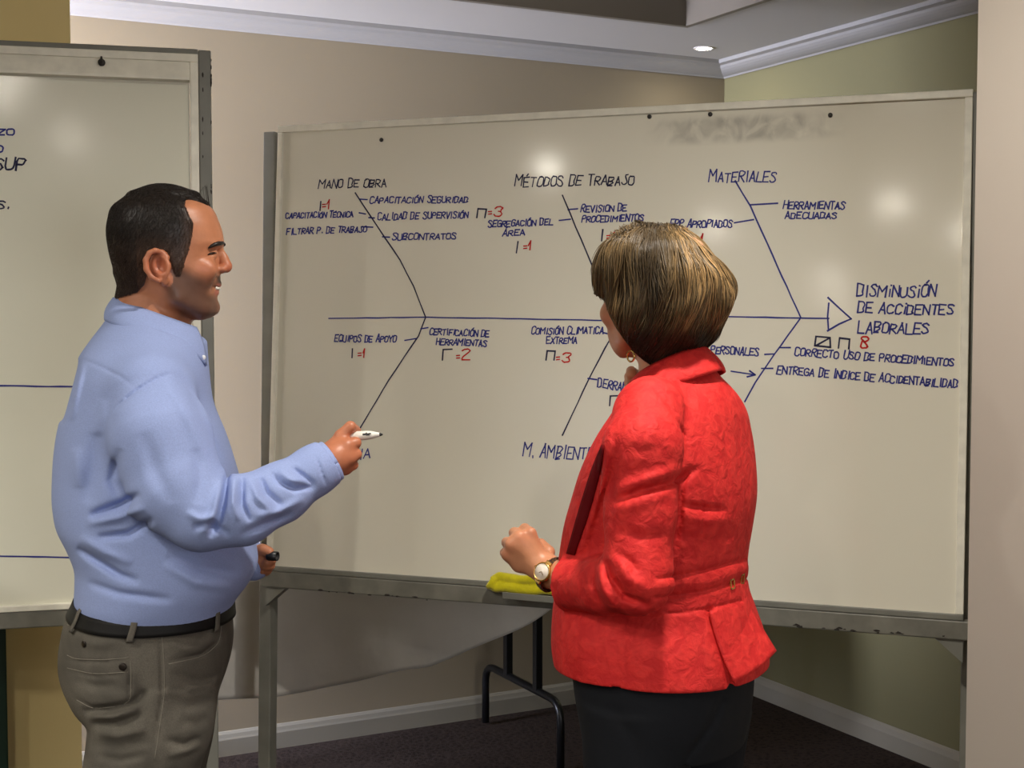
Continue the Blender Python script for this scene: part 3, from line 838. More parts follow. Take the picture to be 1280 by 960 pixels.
def strands(name, S, roots, flow, nstep, step, lift, rad, material, parent, colf, jitter=0.15):
    """hair locks lying along a surface: flow(p) direction field, lift(t) height over the surface"""
    p = roots.copy(); n = len(p); path_ = []
    dirs = np.random.normal(0, jitter, (n, 3)); ln = np.random.uniform(0.75, 1.1, n)
    for i in range(nstep+1):
        g = normals_of(S, p); d = S(p)
        p = p-g*(d-lift(i/nstep))[:, None]
        path_.append(p.copy())
        f = flow(p)+dirs; f -= g*(f*g).sum(1)[:, None]*0.9; f /= np.linalg.norm(f, axis=1)[:, None]+1e-9
        p = p+f*(step*ln)[:, None]
    A = np.stack(path_, 1)                            # n, nstep+1, 3
    V = []; tang = np.gradient(A, axis=1); tang /= np.linalg.norm(tang, axis=2)[..., None]+1e-9
    ref = np.random.normal(0, 1, (n, 1, 3)); u = np.cross(tang, ref); u /= np.linalg.norm(u, axis=2)[..., None]+1e-9; v = np.cross(tang, u)
    ts = np.linspace(0, 1, nstep+1); rr = (rad*(0.45+0.55*np.sin(np.clip(ts+0.12, 0, 1)*math.pi)**0.7)*np.where(ts > 0.98, 0.15, 1))[None, :, None]
    V = np.stack([A+rr*(u*math.cos(a)+v*math.sin(a)) for a in (0, 2.094, 4.189)], 2)   # n, s, 3, 3
    base = (np.arange(n)*(nstep+1)*3)[:, None, None]+(np.arange(nstep)*3)[None, :, None]
    k0 = np.arange(3)[None, None]; k1 = (k0+1) % 3
    F = np.stack([base+k0, base+k1, base+3+k1, base+3+k0], -1).reshape(-1, 4)
    c = colf(A, n)                                     # n, s, 3
    return obj_mesh(name, V.reshape(-1, 3), F, material, parent, np.repeat(c[:, :, None], 3, 2).reshape(-1, 3))

def sstep(a, b, x):
    t = np.clip((x-a)/(b-a), 0, 1); return t*t*(3-2*t)

def inpoly_soft(x, y, poly, soft):
    """1 inside polygon, falling to 0 over soft outside/inside edge"""
    A = np.array(poly, float); n = len(A); ins = np.zeros(len(x), bool); dm = np.full(len(x), 1e9)
    for i in range(n):
        x0, y0 = A[i]; x1, y1 = A[(i+1) % n]
        c = ((y0 > y) != (y1 > y)) & (x < (x1-x0)*(y-y0)/(y1-y0+1e-12)+x0); ins ^= c
        dx, dy = x1-x0, y1-y0; t = np.clip(((x-x0)*dx+(y-y0)*dy)/(dx*dx+dy*dy), 0, 1)
        dm = np.minimum(dm, np.hypot(x-x0-t*dx, y-y0-t*dy))
    return sstep(-soft, soft, np.where(ins, dm, -dm))

# ------------------------------------------------------------------ materials of people
M['skin'] = mat('skin', (200, 140, 105), 0.42, spec=0.4, attr='col', bump=(230, 0.18, 0.0012), noise=(38, 0.12))
M['hairs'] = mat('hair', (40, 32, 26), 0.42, spec=0.35, attr='col')
M['eye'] = mat('eye_white', (225, 218, 208), 0.15)
M['iris'] = mat('dark_iris', (38, 24, 16), 0.15)
M['teeth'] = mat('teeth', (232, 226, 212), 0.3)

def woven(name, rgb, rough, scale, amt, bumpd, blotch=None, sheen=0.15):
    m = mat(name, rgb, rough, spec=0.25, sheen=sheen)
    nt = m.node_tree; N = nt.nodes; L = nt.links; b = N['Principled BSDF']; tc = N.new('ShaderNodeTexCoord')
    n = N.new('ShaderNodeTexNoise'); n.inputs['Scale'].default_value = scale; n.inputs['Detail'].default_value = 3; L.new(tc.outputs['Object'], n.inputs['Vector'])
    rp = N.new('ShaderNodeMapRange'); rp.inputs[1].default_value = 0.3; rp.inputs[2].default_value = 0.7; rp.inputs[3].default_value = 1-amt; rp.inputs[4].default_value = 1+amt*0.6; L.new(n.outputs['Fac'], rp.inputs[0])
    mx = N.new('ShaderNodeMix'); mx.data_type = 'RGBA'; mx.blend_type = 'MULTIPLY'; mx.inputs[0].default_value = 1; mx.inputs[6].default_value = s2l(rgb)+(1,); L.new(rp.outputs[0], mx.inputs[7])
    out = mx.outputs[2]; hsrc = n.outputs['Fac']
    if blotch:
        n2 = N.new('ShaderNodeTexNoise'); n2.inputs['Scale'].default_value = blotch[0]; n2.inputs['Detail'].default_value = 5; n2.inputs['Distortion'].default_value = blotch[3]; L.new(tc.outputs['Object'], n2.inputs['Vector'])
        r2 = N.new('ShaderNodeMapRange'); r2.inputs[1].default_value = 0.38; r2.inputs[2].default_value = 0.62; L.new(n2.outputs['Fac'], r2.inputs[0])
        m2 = N.new('ShaderNodeMix'); m2.data_type = 'RGBA'; L.new(r2.outputs[0], m2.inputs[0]); m2.inputs[6].default_value = s2l(blotch[1])+(1,); L.new(mx.outputs[2], m2.inputs[7])
        out = m2.outputs[2]
        ad = N.new('ShaderNodeMath'); ad.operation = 'MULTIPLY_ADD'; ad.inputs[1].default_value = blotch[2]; L.new(r2.outputs[0], ad.inputs[0]); L.new(n.outputs['Fac'], ad.inputs[2]); hsrc = ad.outputs[0]
    L.new(out, b.inputs['Base Color'])
    bp = N.new('ShaderNodeBump'); bp.inputs['Strength'].default_value = 0.5; bp.inputs['Distance'].default_value = bumpd; L.new(hsrc, bp.inputs['Height']); L.new(bp.outputs[0], b.inputs['Normal'])
    return m
M['shirt'] = woven('light_blue_cotton', (146, 161, 206), 0.85, 420, 0.08, 0.0006, sheen=0)
M['denim'] = woven('grey_denim', (100, 95, 86), 0.9, 500, 0.22, 0.0008, blotch=(9, (78, 74, 67), 0.3, 0.8), sheen=0)
M['seam'] = mat('seam_thread', (122, 116, 104), 0.9)
M['leather'] = mat('black_leather', (16, 15, 15), 0.6, spec=0.25, bump=(200, 0.2, 0.001))
M['button'] = mat('pearl_button', (226, 226, 230), 0.3)
M['metal_dark'] = mat('dark_metal_stud', (52, 46, 42), 0.35, metal=0.7)
M['marker_white'] = mat('marker_white_plastic', (228, 224, 214), 0.35)
M['marker_black'] = mat('marker_black_plastic', (24, 24, 26), 0.4)

# ================================================================== the man
YM = 2.42; SM = FPX/YM
PSI = math.radians(14)
fM = np.array([math.cos(PSI), math.sin(PSI), 0]); sM = np.array([math.sin(PSI), -math.cos(PSI), 0])   # forward, side towards the camera
man = empty('person', (*P(190, 480, YM)[:2], 0), 'man in a light blue shirt and grey jeans holding up a white marker', 'person')
def m_(px, py, dy=0.0): return P(px, py, YM+dy)

def px_rings(rows, Y, psi, fwd, side):
    """rows: (py, xL, xR, b, n[, dy]) -> loft rings with the given silhouette, in axes (fwd, side, z) about the world origin"""
    out = []
    for r in rows:
        py, xl, xr, b, n = r[:5]; dy = r[5] if len(r) > 5 else 0
        a0, a1 = P(xl, py, Y+dy), P(xr, py, Y+dy); w_ = (a1[0]-a0[0])/2; c = (a0+a1)/2
        a = math.sqrt(max(w_*w_-(b*math.sin(psi))**2, (0.35*w_)**2))/math.cos(psi)
        out.append((c[2], c.dot(fwd), c.dot(side), a, b, n))
    return out

# ---- head
HPSI = math.radians(9)
fH = np.array([math.cos(HPSI), math.sin(HPSI), 0]); sH = np.array([math.sin(HPSI), -math.cos(HPSI), 0])
H0 = P(210, 310, YM)
def hm(px, py, side=0.0):
    """point of the head from the profile: photo pixel px, py on the mid plane, moved sideways"""
    return H0+fH*((px-210)/SM/math.cos(HPSI))+np.array([0, 0, (310-py)/SM*1.0])+sH*side
def hinv(p):
    q = p-H0; return 210+(q @ fH)*SM*math.cos(HPSI), 310-q[:, 2]*SM, q @ sH

def head_rings(rows):
    return [((310-py)/SM, ((xb+xf)/2-210)/SM/math.cos(HPSI), 0, (xf-xb)/2/SM/math.cos(HPSI), hw_, n) for (py, xb, xf, hw_, n) in rows]
headrows = [(247, 167, 243, 0.047, 2.0), (258, 151, 261, 0.0655, 2.1), (276, 144, 271.5, 0.0745, 2.2), (296, 141.5, 277, 0.0765, 2.2), (305, 142, 277.5, 0.0765, 2.25),
            (313, 142.5, 273, 0.076, 2.3), (322, 144, 270, 0.0755, 2.3), (334, 147, 271, 0.073, 2.3), (345, 150, 272.5, 0.069, 2.25), (356, 160, 271.5, 0.065, 2.2), (366, 176, 269, 0.060, 2.2),
            (376, 192, 268, 0.054, 2.2), (384, 206, 269, 0.047, 2.2), (391, 222, 267, 0.037, 2.1), (397, 236, 260, 0.020, 2.0)]
def skull():
    return ell(hm(204.5, 293.5), (62/SM/math.cos(HPSI), 0.0758, 56/SM), np.stack([fH, sH, np.array([0, 0, 1.0])], 1))
def neck_loft():
    return loft([(P(0, py, YM)[2], m_(px, py).dot(fM), m_(px, py).dot(sM), a, b, 2.0) for (py, px, a, b) in ((345, 192, 0.056, 0.055), (372, 190, 0.060, 0.057), (400, 189, 0.066, 0.066), (430, 188, 0.078, 0.11))], fM, sM)
def head_base():
    S = Sdf()
    S.add(loft(head_rings(headrows), fH, sH, origin=H0), 0)
    S.add(skull(), 0.008)
    S.add(neck_loft(), 0.02)
    return S
def build_head(S):
    S.add(loft(head_rings(headrows), fH, sH, origin=H0), 0.012)
    S.add(skull(), 0.008)
    # nose
    S.add(chain([hm(271, 311), hm(276.5, 322), hm(280, 331.5)], [0.0075, 0.0085, 0.0105], 0.004), 0.006)
    S.add(sph(hm(279.5, 334), 0.0088), 0.006)
    for sg in (-1, 1):
        S.add(ell(hm(273.5, 337, sg*0.0115), (0.010, 0.007, 0.0075)), 0.005)
        S.sub(sph(hm(278, 342.5, sg*0.006), 0.0032), 0.003)
        S.sub(ell(hm(271.5, 317, sg*0.031), (0.013, 0.016, 0.010)), 0.014)          # eye socket
        S.add(ell(hm(267.5, 306, sg*0.028), (0.010, 0.019, 0.006)), 0.008)          # brow
        S.add(sph(hm(262.5, 317.5, sg*0.030), 0.0125), 0.004)                       # eye under the lids
        S.sub(chain([hm(269.5, 318.5, sg*0.021), hm(269, 317, sg*0.030), hm(264, 318.5, sg*0.042)], [0.0016]*3), 0.002)
        S.add(ell(hm(256, 338, sg*0.044), (0.020, 0.013, 0.017)), 0.018)            # cheek
        S.sub(chain([hm(275, 341, sg*0.016), hm(268, 350, sg*0.028), hm(264, 361, sg*0.032)], [0.002, 0.0025, 0.002]), 0.008)   # smile fold
        S.sub(chain([hm(262, 322, sg*0.048), hm(250, 324, sg*0.062)], [0.001, 0.001]), 0.004)
    # mouth
    S.add(ell(hm(268, 354.5), (0.008, 0.020, 0.0065)), 0.006)
    S.add(ell(hm(264.5, 365.5), (0.0085, 0.018, 0.0058)), 0.005)
    S.sub(chain([hm(264.5, 358.5, -0.028), hm(271, 360.5, -0.014), hm(273.5, 361, 0), hm(271, 360.5, 0.014), hm(264.5, 358.5, 0.028)], [0.0018, 0.0032, 0.0034, 0.0032, 0.0018]), 0.002)
    S.add(ell(hm(262, 384), (0.0125, 0.017, 0.012)), 0.012)
    # jaw and ear
    for sg in (-1, 1):
        S.add(chain([hm(213, 352, sg*0.060), hm(222, 372, sg*0.053), hm(248, 389, sg*0.026)], [0.012, 0.013, 0.012], 0.01), 0.018)
        c = hm(204, 335, sg*0.078)
        uax = fH*math.cos(0.32)+np.array([0, 0, -1])*(-math.sin(0.32)); 
        e_up = np.array([0, 0, 1])*math.cos(0.30)-fH*math.sin(0.30); e_f = fH*math.cos(0.30)+np.array([0, 0, 1])*math.sin(0.30)
        nrm = sH*sg*0.93-fH*0.36; nrm /= np.linalg.norm(nrm)
        pts = []
        for a in np.radians([250, 215, 180, 145, 110, 80, 50, 20]):
            ra = 0.0205 if a > 0 else 0
            rx, ry = 0.0205, 0.0265
            base = c+e_f*(math.cos(a)*rx)+e_up*(math.sin(a)*ry+0.001)
            pts.append(base+sH*sg*(0.010 if math.cos(a) < 0.2 else 0.002))
        S.add(ell(c+sH*sg*0.000, (0.019, 0.007, 0.025), np.stack([e_f, nrm, e_up], 1)), 0.006)
        S.add(chain(pts, [0.0045, 0.0045, 0.005, 0.005, 0.005, 0.0048, 0.0045, 0.004], 0.002), 0.004)
        S.add(ell(hm(209.5, 352, sg*0.078), (0.008, 0.005, 0.010)), 0.005)
        S.sub(ell(c+e_f*0.004+sH*sg*0.008, (0.010, 0.008, 0.014), np.stack([e_f, nrm, e_up], 1)), 0.003)
        S.add(ell(c+e_f*0.016+e_up*-0.004+sH*sg*0.002, (0.005, 0.006, 0.008)), 0.004)
    return S

def hand_fist(S, wrist, palm_c, knuck, fingers, thumb, rw, rp, k=0.006):
    S.add(chain([wrist, palm_c, (knuck[0]+knuck[-1])/2], [rw, rp, rp*0.9], 0.01), 0.012)
    for i in range(len(knuck)): S.add(rcone(palm_c*0.5+wrist*0.5, knuck[i], rw*0.62, fingers[i][1][0]*1.05), 0.010)
    for pts, rad in fingers: S.add(chain(pts, rad, 0.002), 0.0035)
    if thumb: S.add(chain(thumb[0], thumb[1], 0.003), 0.005)

body = Sdf()
build_head(body)
body.add(neck_loft(), 0.02)
torso_rows = [(430, 128, 250, 0.14, 2.0), (470, 100, 256, 0.175, 2.2), (545, 88, 268, 0.18, 2.3), (630, 90, 280, 0.165, 2.3), (720, 112, 278, 0.155, 2.2), (790, 100, 276, 0.16, 2.2), (850, 100, 268, 0.16, 2.2)]
body.add(loft(px_rings(torso_rows, YM, PSI, fM, sM), fM, sM), 0.02)
for sg, arm in ((-1, 'near'), (1, 'far')):
    pass
A_near = [m_(195, 520, -0.15), m_(208, 570, -0.19), m_(250, 642, -0.22), m_(320, 628, -0.19), m_(398, 583, -0.145), m_(415, 575, -0.135)]
body.add(chain(A_near, [0.055, 0.052, 0.042, 0.042, 0.030, 0.0285], 0.01), 0.03)
A_far = [m_(195, 520, 0.15), m_(205, 570, 0.24), m_(232, 648, 0.25), m_(290, 690, 0.16), m_(316, 702, 0.125)]
body.add(chain(A_far, [0.055, 0.050, 0.042, 0.038, 0.028], 0.01), 0.03)
for sg in (-1, 1):
    body.add(chain([m_(185, 850, sg*0.085), m_(180, 1000, sg*0.09), np.array([*m_(176, 900, sg*0.09)[:2], 0.50]), np.array([*m_(165, 900, sg*0.095)[:2], 0.10])], [0.070, 0.064, 0.050, 0.036], 0.01), 0.02)
# right hand: fist with the marker between index and middle finger
dyh = -0.125
def rh(px, py, d=0.0): return m_(px, py, dyh+d)
kn = [rh(426, 545, 0.004), rh(434, 557, -0.008), rh(437, 572, -0.008), rh(432, 586, 0.0)]
fing = [([rh(426, 545, 0.004), rh(438, 533.5, 0.006), rh(445.5, 538.5, 0.030)], [0.0108, 0.0100, 0.0085]),
        ([rh(434, 557, -0.008), rh(444.5, 553.5, 0.000), rh(440, 551, 0.028)], [0.0108, 0.0098, 0.0085]),
        ([rh(437, 572, -0.008), rh(445.5, 568, 0.0), rh(440, 563, 0.028)], [0.0106, 0.0096, 0.008]),
        ([rh(432, 586, 0.0), rh(441.5, 581, 0.006), rh(436, 575, 0.03)], [0.0098, 0.0088, 0.0075])]
hand_fist(body, rh(410, 577), rh(424, 568), kn, fing, ([rh(414, 566, 0.016), rh(428, 556, 0.036), rh(442, 548, 0.034)], [0.012, 0.0108, 0.009]), 0.0275, 0.0255)
# left hand in front of the belly, holding the cap
dl = 0.115
def lh(px, py, d=0.0): return m_(px, py, dl+d)
kl = [lh(331, 688, -0.012), lh(335, 698, -0.004), lh(335, 707, 0.004), lh(332, 714, 0.012)]
fl = [([lh(327, 686, -0.012), lh(336, 690, -0.022), lh(339, 693, -0.012)], [0.0098, 0.009, 0.0078]),
      ([lh(331, 694, -0.004), lh(339.5, 700, -0.010), lh(333, 703, -0.02)], [0.010, 0.009, 0.008]),
      ([lh(331, 703, 0.004), lh(338, 707, -0.004), lh(331, 708, -0.016)], [0.0098, 0.0088, 0.008]),
      ([lh(329, 710, 0.012), lh(334, 713, 0.006), lh(327, 713, -0.01)], [0.009, 0.008, 0.0075])]
hand_fist(body, lh(317, 700), lh(326, 699), kl, fl, ([lh(318, 690, -0.014), lh(329, 687, -0.024), lh(337, 690.5, -0.028)], [0.011, 0.010, 0.0085]), 0.024, 0.019)

skinL = np.array(s2l((186, 122, 88))); redL = np.array(s2l((178, 88, 64))); stubL = np.array(s2l((92, 66, 54))); lipL = np.array(s2l((176, 92, 80)))
beard = [(222, 333), (233, 337), (247, 345), (258, 352), (266, 349), (272, 344), (280, 346), (279, 356), (274, 357), (266, 360), (262, 366), (270, 371), (275, 380), (270, 396), (250, 402), (226, 396), (212, 372), (212, 352)]
def man_skin(V):
    c = np.tile(skinL, (len(V), 1)); x, y, sd = hinv(V); hd = y < 405
    def mixin(w_, col): c[:] = c*(1-w_[:, None])+col*w_[:, None]
    ear = np.exp(-(((x-203)/16)**2+((y-334)/22)**2))*(np.abs(sd) > 0.070)*hd; mixin(ear*0.55, redL)
    mixin(np.exp(-(((x-284)/9)**2+((y-334)/10)**2))*0.5*hd, redL); mixin(np.exp(-(((x-258)/12)**2+((y-336)/10)**2))*0.3*hd, redL)
    mixin(inpoly_soft(x, y, beard, 8)*0.92*hd*(np.abs(sd) < 0.072), stubL)
    mixin(inpoly_soft(x, y, [(268, 344.5), (282, 345), (280, 354), (272, 356)], 2)*0.85*hd*(np.abs(sd) < 0.026), np.array(s2l((44, 32, 26))))
    mixin((inpoly_soft(x, y, [(265, 362), (276, 362), (276, 369), (266, 369)], 1.5)+inpoly_soft(x, y, [(268, 354.5), (277, 354.5), (277, 358.5), (268, 358.5)], 1.2))*0.6*hd*(np.abs(sd) < 0.022), lipL)
    mixin(inpoly_soft(x, y, [(196, 340), (225, 345), (240, 410), (150, 410), (150, 372)], 10)*0.15*hd, stubL)
    hand = (x > 395); mixin(hand*0.25, redL)
    return c
sdf_obj('body', body, 0.0026, M['skin'], man, man_skin)

# ---- hair of the man: short crop with receding temples
hb = head_base()
def man_hair_mask(p):
    """negative where hair grows (metres, roughly)"""
    x, y, sd = hinv(p); a = np.abs(sd)
    t = np.clip(a/0.052, 0, 1)
    top = 259-26*sstep(0.25, 1.0, t)                        # widow's peak to receded temple
    fy = np.array([225, 250, 258, 282, 300, 315, 330, 344, 352]); fx = np.array([0, 0, 0, 11, 9.5, 6, 1, -3, -9.])
    lim = np.where(y < 258, top, 232+np.interp(y, fy, fx))
    m = (x-lim)/SM
    ln = np.interp(x, [120, 150, 175, 186, 196, 214, 222, 240], [372, 372, 366, 356, 322, 316, 346, 346])       # lower line: nape, round the ear, sideburn
    return np.maximum(m, (y-ln)/SM)
hs = Sdf(); hs.ops = list(hb.ops)
def hthick(p, d):
    x, y, sd = hinv(p); th = 0.0030+0.0035*sstep(330, 245, y)+0.003*sstep(262, 236, y)*sstep(150, 200, x)
    return smax(d-th, man_hair_mask(p)-0.001, 0.004)
hs.fn(hthick)
dark1, dark2 = np.array(s2l((30, 24, 21))), np.array(s2l((52, 42, 35)))
fade = np.array(s2l((84, 60, 47)))
def hair_tone(V):
    x, y, sd = hinv(V); w_ = (np.clip(sstep(285, 335, y)*0.75, 0, 1)*np.where(x > 178, 1.0, 0.35)+0.5*sstep(255, 262, y)*sstep(226, 240, x))[:, None]
    c = dark1+(dark2-dark1)*np.random.rand(len(V), 1)**2*0.6
    return c*(1-np.clip(w_, 0, 0.85))+fade*np.clip(w_, 0, 0.85)
hair_o = sdf_obj('hair', hs, 0.0022, M['hairs'], man, hair_tone, smooth=1)
V0 = np.array([v.co for v in hair_o.data.vertices])+wloc(man)
hmk = man_hair_mask(V0); dd = hb(V0)
sel = V0[(dd > 0.0015) & (hmk < 0.0005)]; sel = sel[np.random.choice(len(sel), 9000)]
crown = hm(168, 240)
def mflow(p):
    x, y, sd = hinv(p); f = np.zeros_like(p)
    f += np.array([0, 0, -1.0])*sstep(236, 275, y)[:, None]
    f += fH*(sstep(262, 240, y)*np.where(x > 165, 1.0, -0.6))[:, None]-fH*(0.45*sstep(250, 300, y))[:, None]
    return f
strands('hair_tips', hs, sel, mflow, 4, 0.0028, lambda t: 0.0002+0.0010*t, 0.00042, M['hairs'], hair_o,
        lambda A, n: hair_tone(A.reshape(-1, 3)).reshape(A.shape), 0.5)
# eyebrows, eyes, teeth
def hsurf(px, py, sg, off=0.0005):
    t = np.arange(0.10, 0.0, -0.0005); p = np.array([hm(px, py, sg*a) for a in t]); v = body(p)
    return p[np.argmax(v < off)] if (v < off).any() else hm(px, py, sg*0.012)
for sg in (-1, 1):
    k = MB(); k.tube([hsurf(q[0], q[1], sg) for q in ((260.5, 311.5), (264, 309), (268.5, 306.8), (273, 305.2), (276.6, 304.2))], [0.0012, 0.0032, 0.0038, 0.0040, 0.0034], 8); o = k.build('eyebrow', M['hairs'], man)
    a_ = o.data.color_attributes.new('col', 'FLOAT_COLOR', 'POINT')
    for d_ in a_.data: d_.color = (*dark1, 1)
    k = MB(); k.tube([hsurf(q[0], q[1], sg) for q in ((260, 319.5), (263, 317.8), (266.5, 317.0), (269.5, 316.8))], [0.0010, 0.0019, 0.0019, 0.0010], 6); k.build('eyelashes', M['iris'], man)
k = MB(); k.tube([hm(267.5, 359.6, -0.018), hm(270.5, 360.2, 0), hm(267.5, 359.6, 0.018)], [0.0030]*3, 8, flat=1.0); k.build('teeth', M['teeth'], man)

# ---- shirt
shirt_rows = [(392, 140, 250, 0.072, 2.0), (405, 131, 254, 0.085, 2.0), (425, 115, 258, 0.122, 2.1), (447, 99, 261, 0.164, 2.2), (470, 90, 264, 0.190, 2.25), (500, 82, 268, 0.200, 2.3), (545, 73, 284, 0.203, 2.3), (590, 70, 297, 0.20, 2.3),
              (630, 71, 307, 0.198, 2.3), (655, 76, 314, 0.196, 2.3), (680, 88, 319, 0.192, 2.3), (705, 97, 321, 0.188, 2.3), (728, 97, 310, 0.185, 2.3), (745, 96, 297, 0.180, 2.3), (760, 99, 289, 0.172, 2.3), (772, 103, 285, 0.165, 2.3)]
shirt = Sdf()
shirt.add(loft(px_rings(shirt_rows, YM, PSI, fM, sM), fM, sM), 0)
for sg in (-1, 1):
    shirt.add(rcone(m_(188, 442, sg*0.05), m_(189, 486, sg*0.155), 0.058, 0.060), 0.04)
shirt.add(chain([m_(191, 492, -0.160), m_(200, 545, -0.195), m_(208, 570, -0.202)], [0.062, 0.081, 0.080], 0.02), 0.026)
shirt.add(chain([m_(202, 552, -0.197), m_(222, 610, -0.215), m_(252, 640, -0.222), m_(302, 638, -0.205), m_(350, 616, -0.175), m_(394, 587.5, -0.148), m_(420, 571, -0.130)],
                [0.080, 0.076, 0.0605, 0.0545, 0.047, 0.039, 0.036], 0.02), 0.008)
shirt.add(chain([m_(190, 478, 0.165), m_(200, 560, 0.225), m_(230, 645, 0.245), m_(285, 686, 0.17), m_(316, 702, 0.125)], [0.064, 0.075, 0.058, 0.046, 0.036], 0.02), 0.018)
# cuff opening planes
ax_n = m_(413, 577, -0.137)-m_(360, 610, -0.168); cn = m_(411, 578, -0.137)
shirt.cut(cn, ax_n, 0, lo=m_(380, 640, -0.26)-0.02, hi=m_(460, 520, -0.05)+0.02)
ax_f = m_(316, 702, 0.125)-m_(285, 686, 0.17); cf = m_(316, 702, 0.125)
# (far cuff end keeps its round edge, it is hidden behind the belly)
# neck opening and neckline
shirt.cut(m_(190, 402, 0), np.array([0.36, 0, 1.0]), 0.004, lo=m_(120, 440, -0.2), hi=m_(280, 360, 0.2))
# folds
yn = YM-0.02
F_ = lambda pl, w__, dp, ym: shirt.stroke(pl, w__*0.8, dp*1.35, ym)
F_([(142, 514), (152, 503), (172, 487), (196, 473), (216, 466)], 2.2, 0.0035, yn)                          # armhole seam
F_([(216, 466), (236, 486), (252, 520), (268, 560), (280, 592)], 6, 0.003, yn); F_([(205, 475), (225, 500), (242, 535), (258, 575)], 11, -0.004, yn)
F_([(98, 449), (92, 470), (83, 503), (77, 530)], 3.5, 0.010, YM+0.1); F_([(98, 447), (125, 458), (150, 470), (170, 485)], 2, 0.0015, yn)
F_([(104, 455), (96, 490), (90, 525)], 5, -0.005, yn)
F_([(176, 618), (150, 630), (112, 645)], 6, 0.012, yn); F_([(182, 634), (150, 646), (108, 655)], 7, -0.007, yn); F_([(192, 648), (160, 668), (120, 672)], 6, 0.009, yn)
F_([(96, 684), (120, 700), (150, 719), (175, 727)], 6, 0.009, yn); F_([(99, 672), (130, 690), (165, 705)], 7, -0.006, yn); F_([(110, 728), (150, 742), (215, 750)], 6, 0.006, yn)
F_([(210, 690), (250, 712), (300, 715)], 10, 0.006, yn); F_([(205, 705), (245, 728), (290, 735)], 8, -0.005, yn); F_([(150, 560), (140, 600), (150, 625)], 8, 0.006, yn)
F_([(120, 540), (118, 590), (110, 630)], 12, 0.006, yn); F_([(95, 560), (98, 610)], 10, -0.005, yn); F_([(130, 500), (120, 545)], 10, -0.004, yn)
ya = YM-0.20
F_([(285, 588), (281, 620), (274, 650), (262, 672)], 5, 0.012, YM-0.1); F_([(276, 600), (268, 640), (250, 668)], 6, -0.007, ya+0.1); F_([(293, 596), (291, 630), (297, 652)], 5, -0.008, ya+0.1)
F_([(303, 596), (303, 630), (313, 652)], 4.5, 0.009, ya+0.1); F_([(313, 598), (322, 622), (340, 640)], 5, -0.006, ya+0.1); F_([(324, 596), (334, 616), (352, 632)], 4.5, 0.007, ya+0.1)
F_([(337, 590), (350, 604), (368, 612), (394, 608)], 4, 0.007, ya+0.12); F_([(348, 588), (364, 600), (385, 601)], 5, -0.006, ya+0.12); F_([(364, 584), (378, 594), (394, 606)], 3.5, 0.006, ya+0.12)
F_([(300, 668), (330, 655), (366, 640)], 6, 0.006, ya+0.1); F_([(320, 645), (350, 640), (380, 622)], 6, -0.005, ya+0.1); F_([(240, 660), (262, 655), (288, 668)], 6, 0.007, ya+0.1)
F_([(232, 640), (250, 650), (272, 645)], 6, -0.005, ya+0.1); F_([(244, 560), (250, 600), (246, 630)], 9, 0.004, ya+0.1); F_([(180, 540), (195, 590), (215, 630)], 14, 0.004, ya+0.1)
F_([(394, 569), (402, 590), (408, 607)], 1.8, 0.003, ya+0.15)
shirt_o = sdf_obj('shirt', shirt, 0.0030, M['shirt'], man, smooth=1)

def strip(name, fn, nu, nv, thick, material, parent):
    """sheet given by fn(u,v)->point, with thickness"""
    vs = [fn(i/nu, j/nv) for i in range(nu+1) for j in range(nv+1)]; fs = [(i*(nv+1)+j, i*(nv+1)+j+1, (i+1)*(nv+1)+j+1, (i+1)*(nv+1)+j) for i in range(nu) for j in range(nv)]
    k = MB(); k.add(vs, fs, True); o = k.build(name, material, parent)
    md = o.modifiers.new('thick', 'SOLIDIFY'); md.thickness = thick; md.offset = 0
    return o
def collar_fn(sg):
    def f(u, v):
        # u: 0 at the back of the neck, 1 at the collar tip; v: 0 top edge, 1 fall edge
        th = math.pi-u*(math.pi-0.42)
        ct, st = math.cos(th), math.sin(th)
        tx = 196+54*ct; ty = 372+ (1-ct)*0 + 39*(ct+1)/2
        top = m_(tx, ty)+sM*sg*(0.064*st)
        fx = 197+62*ct; fyy = 400+44*((ct+1)/2)**0.9+14*max(0, (u-0.75)/0.25)**1.5
        fall = m_(fx, fyy)+sM*sg*(0.098*st+0.012)
        p = top*(1-v)+fall*v; out = (sM*sg*st+fM*ct)*0.008*math.sin(v*math.pi*0.8)
        return p+out
    return f
for sg in (-1, 1): strip('collar', collar_fn(sg), 26, 8, 0.0028, M['shirt'], shirt_o)
def small_disc(name, p, n_, r, m, par):
    k = MB(); k.lathe(p, n_, [(r, 0), (r, 0.0012), (r*0.75, 0.002), (0.0, 0.0018)], 14); return k.build(name, m, par)
small_disc('button', collar_fn(1)(0.955, 0.86)+sM*0.002, sM*0.9+fM*0.4, 0.0042, M['button'], shirt_o)
# cuff band
axn = ax_n/np.linalg.norm(ax_n); cu = np.cross(axn, [0, 0, 1.0]); cu /= np.linalg.norm(cu); cv_ = np.cross(cu, axn)
def cuff(u, v):
    a = 2*math.pi*u; r = 0.0375-0.002*v; c = m_(389, 591, -0.150)*(1-v)+m_(415, 575.5, -0.135)*v
    return c+cu*math.cos(a)*r*0.92+cv_*math.sin(a)*r
strip('cuff', cuff, 36, 5, 0.003, M['shirt'], shirt_o)
small_disc('button', cuff(0.02, 0.75)*0.0+m_(416.5, 611, -0.155)*0+cuff(0.80, 0.7)-sM*0.0+(cuff(0.80, .7)-(m_(389, 591, -0.150)*.3+m_(415, 575.5, -0.135)*.7))*0.06, cuff(0.80, .7)-(m_(389, 591, -0.150)*.3+m_(415, 575.5, -0.135)*.7), 0.0045, M['button'], shirt_o)

